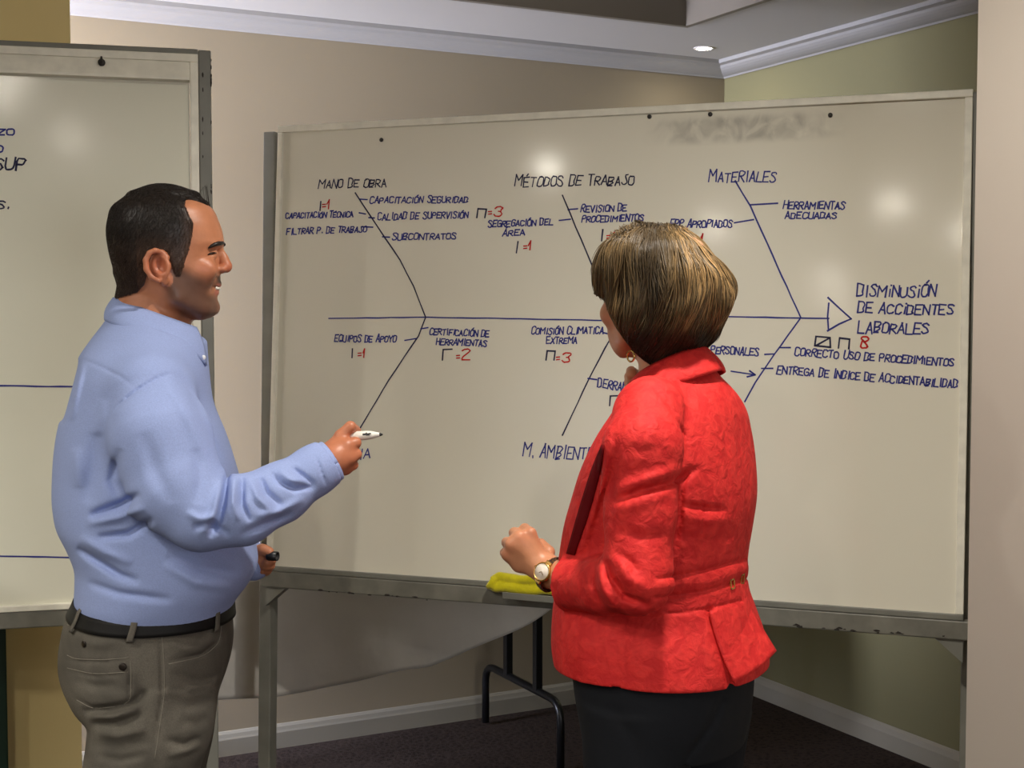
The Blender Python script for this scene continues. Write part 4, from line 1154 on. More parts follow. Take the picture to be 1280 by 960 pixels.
# ---- trousers
jrows = [(744, 99, 288, 0.166, 2.3), (758, 93, 289, 0.170, 2.3), (772, 84.5, 290, 0.174, 2.3), (791, 80, 291, 0.178, 2.3), (813, 77, 289, 0.180, 2.3), (836, 78, 283, 0.181, 2.3), (860, 86, 275, 0.180, 2.3), (880, 97, 271, 0.177, 2.2), (900, 120, 264, 0.16, 2.1)]
jeans = Sdf()
jeans.add(loft(px_rings(jrows, YM, PSI, fM, sM), fM, sM), 0)
for sg in (-1, 1):
    c = -sg*0.0
    def zr(py, xl, xr, dy, b): return px_rings([(py, xl, xr, b, 2.1)], YM+dy, PSI, fM, sM)[0]
    if sg < 0: rows = [zr(850, 98, 270, -0.085, 0.094), zr(893, 113, 268, -0.088, 0.092), zr(925, 111, 262, -0.09, 0.090), zr(962, 106, 249, -0.09, 0.086), zr(1060, 112, 236, -0.09, 0.078)]
    else: rows = [zr(850, 100, 270, 0.085, 0.094), zr(893, 122, 268, 0.088, 0.092), zr(925, 124, 264, 0.09, 0.090), zr(962, 126, 256, 0.09, 0.086), zr(1060, 134, 252, 0.09, 0.078)]
    l0 = rows[-1]
    rows += [(0.46, l0[1]-0.005, l0[2], 0.070, 0.070, 2), (0.30, l0[1]-0.02, l0[2], 0.068, 0.066, 2), (0.05, l0[1]-0.03, l0[2], 0.066, 0.062, 2)]
    jeans.add(loft(rows, fM, sM), 0.012)
J = jeans.stroke
for pl, w_, dp in (([(80, 822), (94, 827), (130, 828), (160, 825)], 1.6, 0.003), ([(84, 838), (117, 846), (160, 843)], 1.6, 0.0025), ([(161, 826), (162, 850), (161, 879)], 1.6, 0.003), ([(94, 873), (117, 884), (160, 880)], 1.8, 0.003),
                   ([(84, 784), (110, 790), (154, 792)], 1.8, 0.0035), ([(207, 782), (240, 782), (270, 780)], 1.5, 0.002), ([(274, 781), (271, 803), (252, 818), (211, 827)], 2.2, 0.005), ([(197, 772), (202, 820), (203, 868), (197, 905), (190, 950)], 1.6, 0.003),
                   ([(104, 889), (130, 888), (165, 880), (185, 862)], 5, 0.010), ([(112, 905), (150, 904), (180, 892)], 6, 0.007), ([(110, 896), (140, 897), (172, 887)], 5, -0.006), ([(112, 930), (150, 935), (190, 925)], 8, 0.004),
                   ([(215, 840), (240, 850), (270, 850)], 6, 0.003), ([(205, 870), (235, 880), (266, 872)], 8, 0.004), ([(170, 840), (180, 870), (175, 900)], 7, 0.004), ([(100, 800), (125, 806), (150, 800)], 6, -0.004), ([(215, 862), (240, 866), (262, 860)], 4, 0.003), ([(120, 918), (150, 920), (185, 910)], 5, -0.004), ([(118, 944), (150, 950), (185, 942)], 5, 0.004), ([(205, 925), (230, 930), (252, 922)], 5, 0.004), ([(210, 945), (235, 938), (250, 930)], 4, -0.003), ([(95, 850), (120, 858), (150, 856)], 5, 0.003), ([(225, 795), (245, 800), (262, 796)], 4, 0.003), ([(208, 800), (230, 812), (255, 810)], 4, -0.003), ([(225, 900), (245, 905), (260, 895)], 7, 0.003)):
    J(pl, w_, dp*1.4, YM-0.02)
jeans_o = sdf_obj('jeans', jeans, 0.0036, M['denim'], man, smooth=1)
def on_surf(S, px, py, y0=YM-0.5, y1=YM+0.3, off=0.001):
    """first point of surface S along the line of sight through photo pixel px, py"""
    d = ray(px, py); ys = np.arange(y0, y1, 0.002); p = np.array([0, 0, CAMZ])+d[None]*(ys/d[1])[:, None]
    v = S(p); i = np.argmax(v < off) if (v < off).any() else len(v)-1
    return p[i]
def seam(S, name, pix, r, m, par, off=0.0006, n=4):
    pts = []; pix = smooth_poly(pix, 2)
    for i in range(len(pix)-1):
        for j in range(n): pts.append(on_surf(S, *(np.array(pix[i])+(np.array(pix[i+1])-np.array(pix[i]))*j/n), off=off))
    pts.append(on_surf(S, *pix[-1], off=off)); k = MB(); k.tube(pts, r, 6); return k.build(name, m, par)
for pl in ([(84, 819), (94, 824), (130, 825), (161, 822)], [(163, 826), (164, 850), (163, 880), (117, 887), (96, 875)], [(84, 781), (110, 787), (154, 789)], [(277, 782), (274, 804), (254, 821), (211, 830)], [(200, 774), (205, 820), (206, 868), (200, 905), (193, 950)], [(84, 835), (117, 843), (160, 840)]):
    seam(jeans, 'seam', pl, 0.0007, M['seam'], jeans_o)
for px, py, r in ((153.5, 833.5, 0.0065), (105, 805, 0.006)):
    a = on_surf(jeans, px, py); n_ = normals_of(jeans, a[None])[0]; small_disc('stud', a, n_, r, M['metal_dark'], jeans_o)
# belt, loops, patch
def ring_at(py, rows=jrows):
    R_ = sorted(px_rings(rows, YM, PSI, fM, sM)); A = np.array(R_); z = P(0, py, YM)[2]
    return catmull(A[:, 0], A[:, 1:], np.array([z]))[0], z
def belt_fn(u, v):
    th = 2*math.pi*u; ct = math.cos(th); py = 760.5-7*max(0, -ct)**1.5-1.0*max(0, ct)+(v-0.5)*17
    g, z = ring_at(py); a, b = g[2]+0.0045, g[3]+0.0045; st = math.sin(th)
    r = (abs(ct/a)**2.3+abs(st/b)**2.3)**(-1/2.3)
    return fM*(g[0]+ct*r)+sM*(g[1]+st*r)+np.array([0, 0, z])
strip('belt', belt_fn, 90, 4, 0.0035, M['leather'], man)
def loop_at(px):
    best = min(((abs(proj(belt_fn(u, 0.5)[None])[0][0]-px), u) for u in np.linspace(0.0, 0.5, 200) if True))
    u = best[1]; 
    def f(a, v): 
        p = belt_fn(u+(a-0.5)*0.010, -0.25+1.55*v); return p+(sM*math.sin(2*math.pi*u)+fM*math.cos(2*math.pi*u))*(0.0042 if 0.05 < v < 0.95 else 0.001)
    return f
for px in (166, 270, 97): strip('belt_loop', loop_at(px), 3, 8, 0.002, M['denim'], jeans_o)
pts = [on_surf(jeans, *q, off=0.002) for q in ((108, 758), (146, 764), (144, 779), (109, 773))]
k = MB(); k.prism(pts, sM*0.002); k.build('leather_patch', M['leather'], jeans_o)
# shoes
for sg in (-1, 1):
    l0 = np.array([*m_(168, 900, sg*0.09)[:2], 0]); S = Sdf()
    S.add(loft([(0.0, l0.dot(fM)+0.055, l0.dot(sM), 0.145, 0.047, 2.4), (0.03, l0.dot(fM)+0.055, l0.dot(sM), 0.143, 0.046, 2.4), (0.06, l0.dot(fM)+0.02, l0.dot(sM), 0.10, 0.042, 2.2), (0.10, l0.dot(fM)-0.02, l0.dot(sM), 0.055, 0.040, 2)], fM, sM), 0)
    sdf_obj('shoe', S, 0.005, M['leather'], man)

# ---- marker and its cap
mk = empty('marker', m_(446, 543.5, dyh+0.012), 'white dry-erase marker in the raised hand of the man in blue', 'marker')
a0, a1 = m_(441, 545, dyh+0.014), m_(477, 543, dyh+0.010); ax = (a1-a0)/np.linalg.norm(a1-a0); Lm = np.linalg.norm(a1-a0)
k = MB(); k.lathe(a0-ax*0.02, ax, [(0.0, 0), (0.0075, 0.001), (0.0078, 0.01), (0.0078, Lm-0.004), (0.0066, Lm+0.004), (0.0040, Lm+0.014), (0.0032, Lm+0.0165), (0.0, Lm+0.0165)], 20); k.build('barrel', M['marker_white'], mk)
k = MB(); k.lathe(a1-ax*0.0035, ax, [(0.0030, 0), (0.0028, 0.002), (0.0014, 0.005), (0.0, 0.0055)], 12); k.build('nib', M['marker_black'], mk)
k = MB(); n0 = np.cross(ax, [0, 0, 1.0]); n0 /= np.linalg.norm(n0); n0 = n0 if n0[1] < 0 else -n0; n1 = np.cross(n0, ax); n1 = n1 if n1[2] > 0 else -n1
for (s_, l_, a_, w__) in ((0.44, 0.007, 0.3, 0.0016), (0.55, 0.006, 0.25, 0.0020), (0.50, 0.003, 0.55, 0.001), (0.62, 0.004, 0.4, 0.0012)):
    nn_ = n0*math.cos(a_)+n1*math.sin(a_); k.box(a0-ax*0.02+ax*(0.02+Lm*s_)+nn_*0.0078, ax, np.cross(nn_, ax), nn_, l_/2, w__, 0.0002)
k.build('printed_mark', M['marker_black'], mk)
cp0 = lh(337.5, 694.5, -0.026)
cap = MB(); cap.lathe(cp0-fM*0.004, fM*0.8-sM*-0.5, [(0.0, 0.0), (0.0085, 0.0), (0.0092, 0.002), (0.0088, 0.020), (0.0066, 0.020), (0.0064, 0.004), (0.0, 0.003)], 18)
o = cap.build('marker_cap', M['marker_black']); tag(o, 'black marker cap held at belt height by the man in blue', 'marker cap')

# ================================================================== the woman
YW = 2.30; SW = FPX/YW
PW = math.radians(28)
fW = np.array([-math.cos(PW), math.sin(PW), 0]); sW = np.array([-math.sin(PW), -math.cos(PW), 0])    # forward, left side (towards the camera)
woman = empty('person', (*P(830, 480, YW)[:2], 0), 'woman seen from behind in a red jacket and black trousers with a wristwatch', 'person')
def w_(px, py, dy=0.0): return P(px, py, YW+dy)
def wr(rows, dy=0.0, psi=PW, fwd=fW, sd=sW): return px_rings(rows, YW+dy, psi, fwd, sd)

# ---- head
HW = math.radians(40)
fV = np.array([-math.cos(HW), math.sin(HW), 0]); sV = np.array([-math.sin(HW), -math.cos(HW), 0])
HC = w_(824, 370)
def vm(u, v, z): return HC+fV*u+sV*v+np.array([0, 0, z])
def vinv(p):
    q = p-HC; return q @ fV, q @ sV, q[:, 2]
wbody = Sdf()
wbody.add(loft([(0.108, -0.01, 0, 0.035, 0.03, 2), (0.09, -0.008, 0, 0.066, 0.052, 2), (0.06, -0.004, 0, 0.085, 0.066, 2.1), (0.02, 0, 0, 0.094, 0.072, 2.2), (-0.02, 0, 0, 0.093, 0.071, 2.2), (-0.045, 0.006, 0, 0.087, 0.066, 2.2),
                (-0.070, 0.026, 0, 0.068, 0.053, 2.2), (-0.088, 0.044, 0, 0.046, 0.037, 2.1), (-0.102, 0.056, 0, 0.024, 0.020, 2)], fV, sV, origin=HC), 0.012)
wbody.add(chain([vm(0.092, 0, 0.012), vm(0.103, 0, -0.012), vm(0.110, 0, -0.028)], [0.007, 0.008, 0.0095], 0.004), 0.006)
for sg in (-1, 1):
    wbody.add(ell(vm(0.102, sg*0.011, -0.031), (0.009, 0.007, 0.007)), 0.005)
    wbody.sub(ell(vm(0.097, sg*0.030, 0.004), (0.012, 0.016, 0.010)), 0.012); wbody.add(sph(vm(0.080, sg*0.029, 0.003), 0.0125), 0.004)
    wbody.add(ell(vm(0.068, sg*0.043, -0.030), (0.020, 0.018, 0.020)), 0.015)
    wbody.add(ell(vm(-0.004, sg*0.073, -0.012), (0.018, 0.007, 0.027)), 0.006); wbody.add(ell(vm(0.004, sg*0.072, -0.036), (0.008, 0.005, 0.009)), 0.005)
    wbody.add(chain([vm(0.012, sg*0.058, -0.042), vm(0.030, sg*0.049, -0.066), vm(0.060, sg*0.022, -0.090)], [0.013, 0.013, 0.012], 0.01), 0.016)
wbody.add(ell(vm(0.092, 0, -0.056), (0.008, 0.020, 0.006)), 0.005); wbody.add(ell(vm(0.091, 0, -0.067), (0.008, 0.018, 0.006)), 0.005)
wbody.sub(chain([vm(0.088, -0.024, -0.062), vm(0.100, 0, -0.0615), vm(0.088, 0.024, -0.062)], [0.0016, 0.0022, 0.0016]), 0.002)
# neck and trunk under the clothes
wbody.add(chain([w_(830, 395), w_(836, 440), w_(842, 478)], [0.050, 0.050, 0.062], 0.01), 0.02)
wbody.add(loft(wr([(476, 806, 886, 0.075, 2), (500, 800, 906, 0.115, 2.1), (560, 782, 924, 0.150, 2.3), (640, 760, 922, 0.150, 2.3), (710, 742, 910, 0.140, 2.2), (780, 730, 922, 0.155, 2.3), (850, 736, 922, 0.155, 2.2)]), fW, sW), 0.02)
wbody.add(chain([w_(808, 532, -0.140), w_(804, 585, -0.185), w_(798, 720, -0.185), w_(760, 728, -0.12), w_(712, 722, -0.035), w_(688, 716, 0.004)], [0.046, 0.043, 0.036, 0.036, 0.028, 0.0255], 0.01), 0.03)
wbody.add(chain([w_(892, 522, 0.13), w_(845, 625, 0.28), w_(815, 555, 0.20), w_(796, 492, 0.145)], [0.040, 0.036, 0.033, 0.024], 0.01), 0.03)
for sg in (-1, 1):
    b0 = w_(798, 880, -0.075) if sg > 0 else w_(861, 880, 0.075)
    wbody.add(chain([b0, b0*[1, 1, 0]+[0, 0, 0.5], b0*[1, 1, 0]+[0, 0, 0.1]], [0.062, 0.045, 0.034], 0.01), 0.02)
# left fist (watch hand)
dW = 0.02
def wh(px, py, d=0.0): return w_(px, py, dW+d)
kn = [wh(663, 666.5, -0.006), wh(649.5, 671, -0.012), wh(639, 680.5, -0.010), wh(633.5, 693, -0.002)]
fing = [([kn[0], wh(656, 661, 0.024), wh(664, 673, 0.044), wh(672, 682, 0.036)], [0.0100, 0.0096, 0.0085, 0.0075]),
        ([kn[1], wh(643, 666, 0.024), wh(653, 678, 0.046), wh(664, 688, 0.038)], [0.0102, 0.0098, 0.0086, 0.0078]),
        ([kn[2], wh(633.5, 678, 0.026), wh(645, 687, 0.046), wh(658, 695, 0.038)], [0.0100, 0.0094, 0.0084, 0.0076]),
        ([kn[3], wh(631, 691, 0.028), wh(641, 697, 0.044), wh(653, 702, 0.036)], [0.0092, 0.0086, 0.0078, 0.007])]
hand_fist(wbody, wh(688, 716, -0.016), wh(661, 692, 0.004), kn, fing, ([wh(682, 704, 0.0), wh(685.5, 690, 0.018), wh(676, 679, 0.034)], [0.0125, 0.0112, 0.009]), 0.0245, 0.0215)
wbody.add(chain([wh(683, 711, -0.01), wh(670, 708, -0.006), wh(650, 704, 0.006), wh(640, 697, 0.008)], [0.022, 0.0165, 0.0145, 0.011], 0.01), 0.012)
# right hand under the chin
def ch(px, py, d=0.0): return w_(px, py, 0.135+d)
kn2 = [ch(797, 470, -0.02), ch(793, 476, -0.012), ch(791, 483, -0.004), ch(791, 490, 0.006)]
fg2 = [([kn2[0], ch(789, 464, -0.03), ch(788, 469, -0.045)], [0.010, 0.009, 0.008]), ([kn2[1], ch(786.5, 471, -0.022), ch(788, 477, -0.04)], [0.010, 0.009, 0.008]),
       ([kn2[2], ch(786, 478, -0.014), ch(789, 484, -0.03)], [0.0095, 0.0085, 0.0075]), ([kn2[3], ch(787, 486, -0.004), ch(790, 490, -0.02)], [0.009, 0.008, 0.007])]
hand_fist(wbody, ch(800, 500), ch(798, 484), kn2, fg2, ([ch(803, 488, -0.02), ch(796, 476, -0.036), ch(791, 466, -0.042)], [0.011, 0.010, 0.0085]), 0.022, 0.019)
skW = np.array(s2l((198, 136, 100)))
def woman_skin(V):
    c = np.tile(skW, (len(V), 1)); x, y = proj(V)
    hand = np.exp(-(((x-652)/34)**2+((y-690)/34)**2))
    kk = sum(np.exp(-(((x-a)/7)**2+((y-b)/7)**2)) for a, b in ((663, 666), (650, 671), (639, 680), (633, 692)))
    c = c*(1-0.22*np.clip(kk, 0, 1)[:, None])+redL*0.22*np.clip(kk, 0, 1)[:, None]
    u, v, z = vinv(V); lip = np.exp(-((z+0.061)/0.008)**2)*(u > 0.085)*(np.abs(v) < 0.022)
    return c*(1-0.5*lip[:, None])+lipL*0.5*lip[:, None]
sdf_obj('body', wbody, 0.0026, M['skin'], woman, woman_skin)

# ---- hair: chin length bob with lighter streaks, some highlight and nape shade also in the colour
hrows = [(281.5, 800, 838, 0.022, 2.0), (285, 786, 852, 0.045, 2.0), (293, 770, 866, 0.066, 2.0), (304, 757, 877, 0.081, 2.05), (318, 749, 887, 0.091, 2.1), (334, 746, 899, 0.097, 2.15), (352, 748, 908, 0.100, 2.2),
         (370, 750, 910, 0.100, 2.2), (386, 752, 906, 0.098, 2.2), (400, 756, 899, 0.094, 2.15), (414, 764, 892, 0.088, 2.1), (426, 776, 887, 0.080, 2.1), (436, 789, 881, 0.072, 2.0), (444, 800, 876, 0.064, 2.0), (453, 812, 872, 0.052, 2.0), (462, 822, 868, 0.042, 2.0)]
wh_ = Sdf(); wh_.add(loft(px_rings(hrows, YW, HW, fV, sV), fV, sV), 0)
def face_cut(p, d):
    u, v, z = vinv(p); py = 370-z*SW
    lim = np.interp(py, [352, 364, 374, 386, 400, 418, 434, 450], [0.17, 0.105, 0.060, 0.038, 0.024, 0.016, 0.010, 0.006])
    d = smax(d, u-lim, 0.010)
    # soft waves of the cut
    ph = v*70+u*40
    w_ = 0.0030*np.sin(ph+np.sin(z*45)*1.5)*sstep(0.09, 0.02, z)+0.0022*np.sin(u*120-v*60+z*30)
    return d+w_*0.8
wh_.fn(face_cut)
for pl, w__, dp in (([(826, 300), (818, 330), (808, 370), (804, 410)], 6, 0.006), ([(838, 296), (858, 325), (868, 365), (862, 405)], 8, -0.005), ([(790, 310), (776, 345), (772, 385)], 6, 0.004), ([(846, 320), (842, 360), (838, 410)], 7, 0.006), ([(880, 330), (890, 360), (880, 400)], 6, 0.005)):
    wh_.stroke(pl, w__, dp, YW-0.0)
hairW0, hairW1, hairW2 = (np.array(s2l(c)) for c in ((46, 37, 26), (104, 84, 55), (168, 133, 87)))
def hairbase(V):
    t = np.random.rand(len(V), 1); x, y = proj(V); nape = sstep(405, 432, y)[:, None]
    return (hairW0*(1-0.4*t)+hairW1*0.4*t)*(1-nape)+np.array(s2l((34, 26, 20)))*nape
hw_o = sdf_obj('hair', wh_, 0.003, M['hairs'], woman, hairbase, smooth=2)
V0 = np.array([v.co for v in hw_o.data.vertices])+wloc(woman)
crownW = w_(838, 284, -0.02)
u0, v0, z0 = vinv(V0)
top = V0[(z0 > -0.045)]
roots = top[np.random.choice(len(top), 6500)]
def wflow(p):
    q = p-crownW; q[:, 2] *= 0.3; r = np.linalg.norm(q, axis=1)[:, None]
    f = q/(r+0.02)*0.9; f = f+np.array([0, 0, -1.0])*sstep(0.02, 0.09, r)*1.2+np.array([0, 0, -0.3])
    u, v, z = vinv(p)
    f = f+fV*(0.55*sstep(0.05, -0.05, z)*(v > 0.02))[:, None]+fV*(0.35*np.sin(v*40+z*18))[:, None]
    return f
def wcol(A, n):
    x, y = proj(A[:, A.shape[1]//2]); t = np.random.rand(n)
    hl = np.clip(0.30+0.55*sstep(815, 870, x)*sstep(415, 370, y)+0.25*sstep(800, 770, x)-0.15*np.exp(-((x-818)/16)**2), 0, 1)  # streak tone, with part of the highlight on the right painted in
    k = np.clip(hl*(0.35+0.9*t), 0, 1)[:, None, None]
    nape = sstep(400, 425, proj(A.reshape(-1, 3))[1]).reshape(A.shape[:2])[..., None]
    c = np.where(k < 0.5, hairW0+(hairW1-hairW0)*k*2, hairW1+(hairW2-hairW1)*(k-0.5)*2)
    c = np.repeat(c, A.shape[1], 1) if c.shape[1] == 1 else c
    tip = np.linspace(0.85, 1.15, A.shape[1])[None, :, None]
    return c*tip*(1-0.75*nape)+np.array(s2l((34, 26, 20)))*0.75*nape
HL = np.random.rand(len(roots))
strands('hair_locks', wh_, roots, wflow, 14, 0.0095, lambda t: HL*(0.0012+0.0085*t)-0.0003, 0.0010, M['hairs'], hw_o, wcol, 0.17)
k = MB(); e0 = w_(788.5, 440, -0.062); tor = [e0+np.array([0, 0, -0.007])+fV*math.cos(a)*0.007+np.array([0, 0, 1])*math.sin(a)*0.009 for a in np.linspace(0, 2*math.pi, 18)]
M['gold'] = mat('gold', (206, 164, 92), 0.25, metal=0.9)
M['gold_dark'] = mat('antique_brass', (128, 96, 56), 0.35, metal=0.85)
k.tube(tor, 0.0016, 8); k.build('earring', M['gold'], woman)

# ---- jacket
M['jacket'] = woven('red_brocade', (212, 48, 44), 0.7, 90, 0.12, 0.0024, blotch=(46, (192, 34, 34), 0.8, 0.7), sheen=0)
M['jacket_in'] = mat('dark_red_lining', (92, 6, 12), 0.9, spec=0.1)
zh = w_(800, 829)[2]
jk = [(459, 806, 892, 0.060, 2.0), (470, 794, 901, 0.080, 2.0), (482, 785, 913, 0.104, 2.1), (496, 776, 925, 0.130, 2.2), (512, 767, 934, 0.152, 2.3), (540, 749, 941, 0.176, 2.35), (580, 731, 944.5, 0.183, 2.4), (620, 719, 944, 0.178, 2.4),
      (656, 709, 938, 0.170, 2.35), (690, 703, 932, 0.163, 2.3), (712, 700, 929.5, 0.152, 2.3), (735, 698, 932, 0.150, 2.3), (752, 696, 938, 0.156, 2.3), (785, 693.5, 950, 0.177, 2.3), (812, 694, 957, 0.184, 2.3), (829, 697, 958, 0.187, 2.3)]
jac = Sdf()
jac.add(chain([w_(813, 513, -0.130), w_(804, 560, -0.188), w_(802, 640, -0.198), w_(796, 724, -0.220), w_(757, 731, -0.155), w_(700, 730.5, -0.045), w_(690, 730, -0.014)],
              [0.052, 0.0585, 0.0555, 0.052, 0.0445, 0.0405, 0.040], 0.02), 0.020)
axs = w_(700, 730.5, -0.028)-w_(757, 731, -0.115)
axs = axs/np.linalg.norm(axs)+np.array([-0.45, 0, 0]); axs /= np.linalg.norm(axs); cc = w_(714, 730.5, -0.045)
jac.cut(cc, axs, 0, lo=w_(660, 790, -0.18)-0.02, hi=w_(722, 690, 0.04)+0.0)
jac.add(loft(wr(jk), fW, sW), 0.010)
for sg in (-1, 1):
    jac.add(rcone(w_(843, 480)+sW*sg*0.050, w_(849, 515)+sW*sg*0.145, 0.044, 0.048), 0.03)
jac.add(chain([w_(892, 520, 0.13), w_(850, 625, 0.275), w_(818, 560, 0.205), w_(803, 515, 0.165)], [0.050, 0.046, 0.042, 0.034], 0.015), 0.016)
jac.cut(w_(842, 466), np.array([-0.35, 0, 1.0]), 0.004, lo=w_(780, 480, -0.1), hi=w_(900, 430, 0.12))
K = jac.stroke; yb = YW-0.03
K([(766, 545), (756, 590), (743, 640), (726, 692)], 4, -0.007, YW+0.05, taper=True); K([(764, 532), (751, 575), (738, 630), (722, 690)], 6, -0.006, YW)
K([(874, 584), (856, 596), (838, 604), (800, 614), (764, 628)], 4.5, 0.010, YW-0.05); K([(852, 585), (820, 596), (768, 612)], 7, -0.007, YW-0.05); K([(840, 616), (800, 628), (764, 640)], 8, -0.004, YW-0.05)
K([(866, 580), (858, 592), (852, 610), (849, 650), (842, 690)], 4, 0.008, YW-0.05)
K([(852, 631), (880, 635), (908, 637)], 4, 0.007, yb); K([(852, 645), (885, 652), (915, 648)], 6, -0.004, yb); K([(850, 668), (885, 676), (918, 668)], 6, 0.004, yb)
K([(812, 478), (835, 505), (856, 545), (864, 582)], 2, 0.0035, YW-0.05)                     # armhole seam
K([(868, 590), (880, 640), (878, 700)], 2, 0.0022, yb); K([(838, 770), (835, 810), (834, 862)], 2, 0.0020, yb); K([(892, 480), (906, 540), (912, 620), (908, 690)], 1.8, 0.0015, yb)
K([(822, 723), (850, 719), (880, 713), (931, 699)], 2.2, 0.0042, YW+0.1, taper=False); K([(818, 747), (850, 744), (880, 739), (932, 723)], 2.2, 0.0042, YW+0.1, taper=False); K([(812, 767), (850, 766), (880, 762), (926, 751)], 1.8, 0.0035, YW+0.1, taper=False)
K([(824, 734), (860, 731), (890, 726), (932, 711)], 7, -0.003, YW+0.1, taper=False)
K([(758, 700), (764, 722), (782, 746), (812, 757)], 5, 0.013, YW-0.02); K([(770, 692), (784, 722), (815, 742)], 8, -0.009, YW-0.02); K([(748, 706), (752, 735), (772, 764)], 5, -0.008, YW-0.02)
K([(744, 702), (741, 730), (752, 758)], 4, 0.007, YW); K([(722, 704), (728, 730), (722, 758)], 7, 0.003, YW); K([(775, 660), (800, 672), (835, 668)], 8, 0.004, YW-0.1); K([(768, 690), (785, 700), (800, 715)], 5, 0.006, YW-0.1)
K([(886, 764), (896, 800), (914, 858)], 4.5, 0.006, YW, taper=False)
K([(780, 790), (775, 830), (770, 866)], 14, 0.005, YW-0.05); K([(735, 785), (728, 820), (735, 855)], 12, -0.004, YW-0.05); K([(860, 775), (866, 815), (868, 860)], 12, 0.005, YW-0.05)
K([(770, 540), (765, 600), (762, 660)], 7, 0.004, YW-0.05); K([(820, 510), (812, 545), (800, 580)], 9, -0.003, YW-0.05); K([(780, 555), (795, 565), (830, 560)], 8, 0.003, YW-0.05)
# hollow hem so that the jacket is a garment over the trousers
inner = loft(wr([(r[0]+(0 if i < len(jk)-1 else 30), r[1]+9, r[2]-9, r[3]-0.012, r[4]) for i, r in enumerate(jk) if r[0] > 760]), fW, sW)
jac.sub(inner, 0.002)
jac_o = sdf_obj('jacket', jac, 0.0030, M['jacket'], woman, smooth=1)
# cuff rim lining
axu = axs/np.linalg.norm(axs); c1 = np.cross(axu, [0, 0, 1.0]); c1 /= np.linalg.norm(c1); c2 = np.cross(c1, axu)
axf = w_(700, 730.5, -0.028)-w_(757, 731, -0.115); axf /= np.linalg.norm(axf)
def wcuff(u, v):
    a = 2*math.pi*u; c = cc-np.array(axf)*(0.075*(1-v))+axu*0.004
    r = 0.0432-0.0012*v
    return c+c1*math.cos(a)*r+c2*math.sin(a)*r
strip('sleeve_cuff', wcuff, 40, 4, 0.003, M['jacket'], jac_o)
# collar
def wcollar(sg):
    def f(u, v):
        th = math.pi-u*(math.pi-0.30); ct, st = math.cos(th), math.sin(th)
        fr = (ct+1)/2
        top = w_(838, 432+40*fr)+fW*(0.056*ct)+sW*sg*(0.060*st)
        fall = w_(840, 462+40*fr**0.8+10*max(0, (u-0.75)/0.25))+fW*(0.083*ct)+sW*sg*(0.092*st+0.002)
        return top*(1-v)+fall*v+(fW*ct+sW*sg*st)*0.008*math.sin(v*math.pi*0.85)
    return f
for sg in (1, -1): strip('collar', wcollar(sg), 26, 8, 0.0045, M['jacket'], jac_o)
# front opening: dark lining showing beside the near front edge
def lin(u, v):
    L = smooth_poly([(752, 556), (740, 584), (724, 635), (708, 692)], 2); Rr = smooth_poly([(755, 556), (750, 592), (737, 640), (718, 694)], 2)
    def at(pl): x = v*(len(pl)-1); i = min(int(x), len(pl)-2); return np.array(pl[i])*(1-x+i)+np.array(pl[i+1])*(x-i)
    q = at(L)*(1-u)+at(Rr)*u
    return on_surf(jac, q[0], q[1], YW-0.4, YW+0.2, off=0.0022)
strip('lining', lin, 4, 30, 0.0015, M['jacket_in'], jac_o)
# vent flap
def flap(u, v):
    l = np.array([887, 764])*(1-v)**2+np.array([893, 805])*2*v*(1-v)+np.array([918, 854])*v*v
    r = np.array([934, 752])*(1-v)**2+np.array([950, 782])*2*v*(1-v)+np.array([970, 814])*v*v
    q = l*(1-u)+r*u; yl = YW-0.150-0.018*v; yr = YW-0.055-0.030*v
    s_ = 0.010*math.sin(u*math.pi)*(1-0.3*v)
    return P(q[0]+3*math.sin(u*math.pi)*v, q[1]+2*math.sin(u*math.pi)*v, yl*(1-u)+yr*u-s_)
strip('vent_flap', flap, 16, 16, 0.004, M['jacket'], jac_o)
for px, py in ((914, 730), (926.5, 723.5)):
    a = on_surf(jac, px, py, YW-0.4, YW+0.2); n_ = normals_of(jac, a[None], 0.006)[0]; t_ = np.cross([0, 0, 1.0], n_); t_ /= np.linalg.norm(t_); b_ = np.cross(n_, t_)
    k = MB()
    for (x, y, hx, hy) in ((-0.006, 0, 0.0013, 0.0085), (0.006, 0, 0.0013, 0.0085), (0, 0.0072, 0.0073, 0.0013), (0, -0.0072, 0.0073, 0.0013)):
        k.box(a+t_*x+b_*y+n_*0.002, t_, b_, n_, hx, hy, 0.0014, 0.0004)
    k.build('buckle', M['gold'], jac_o)

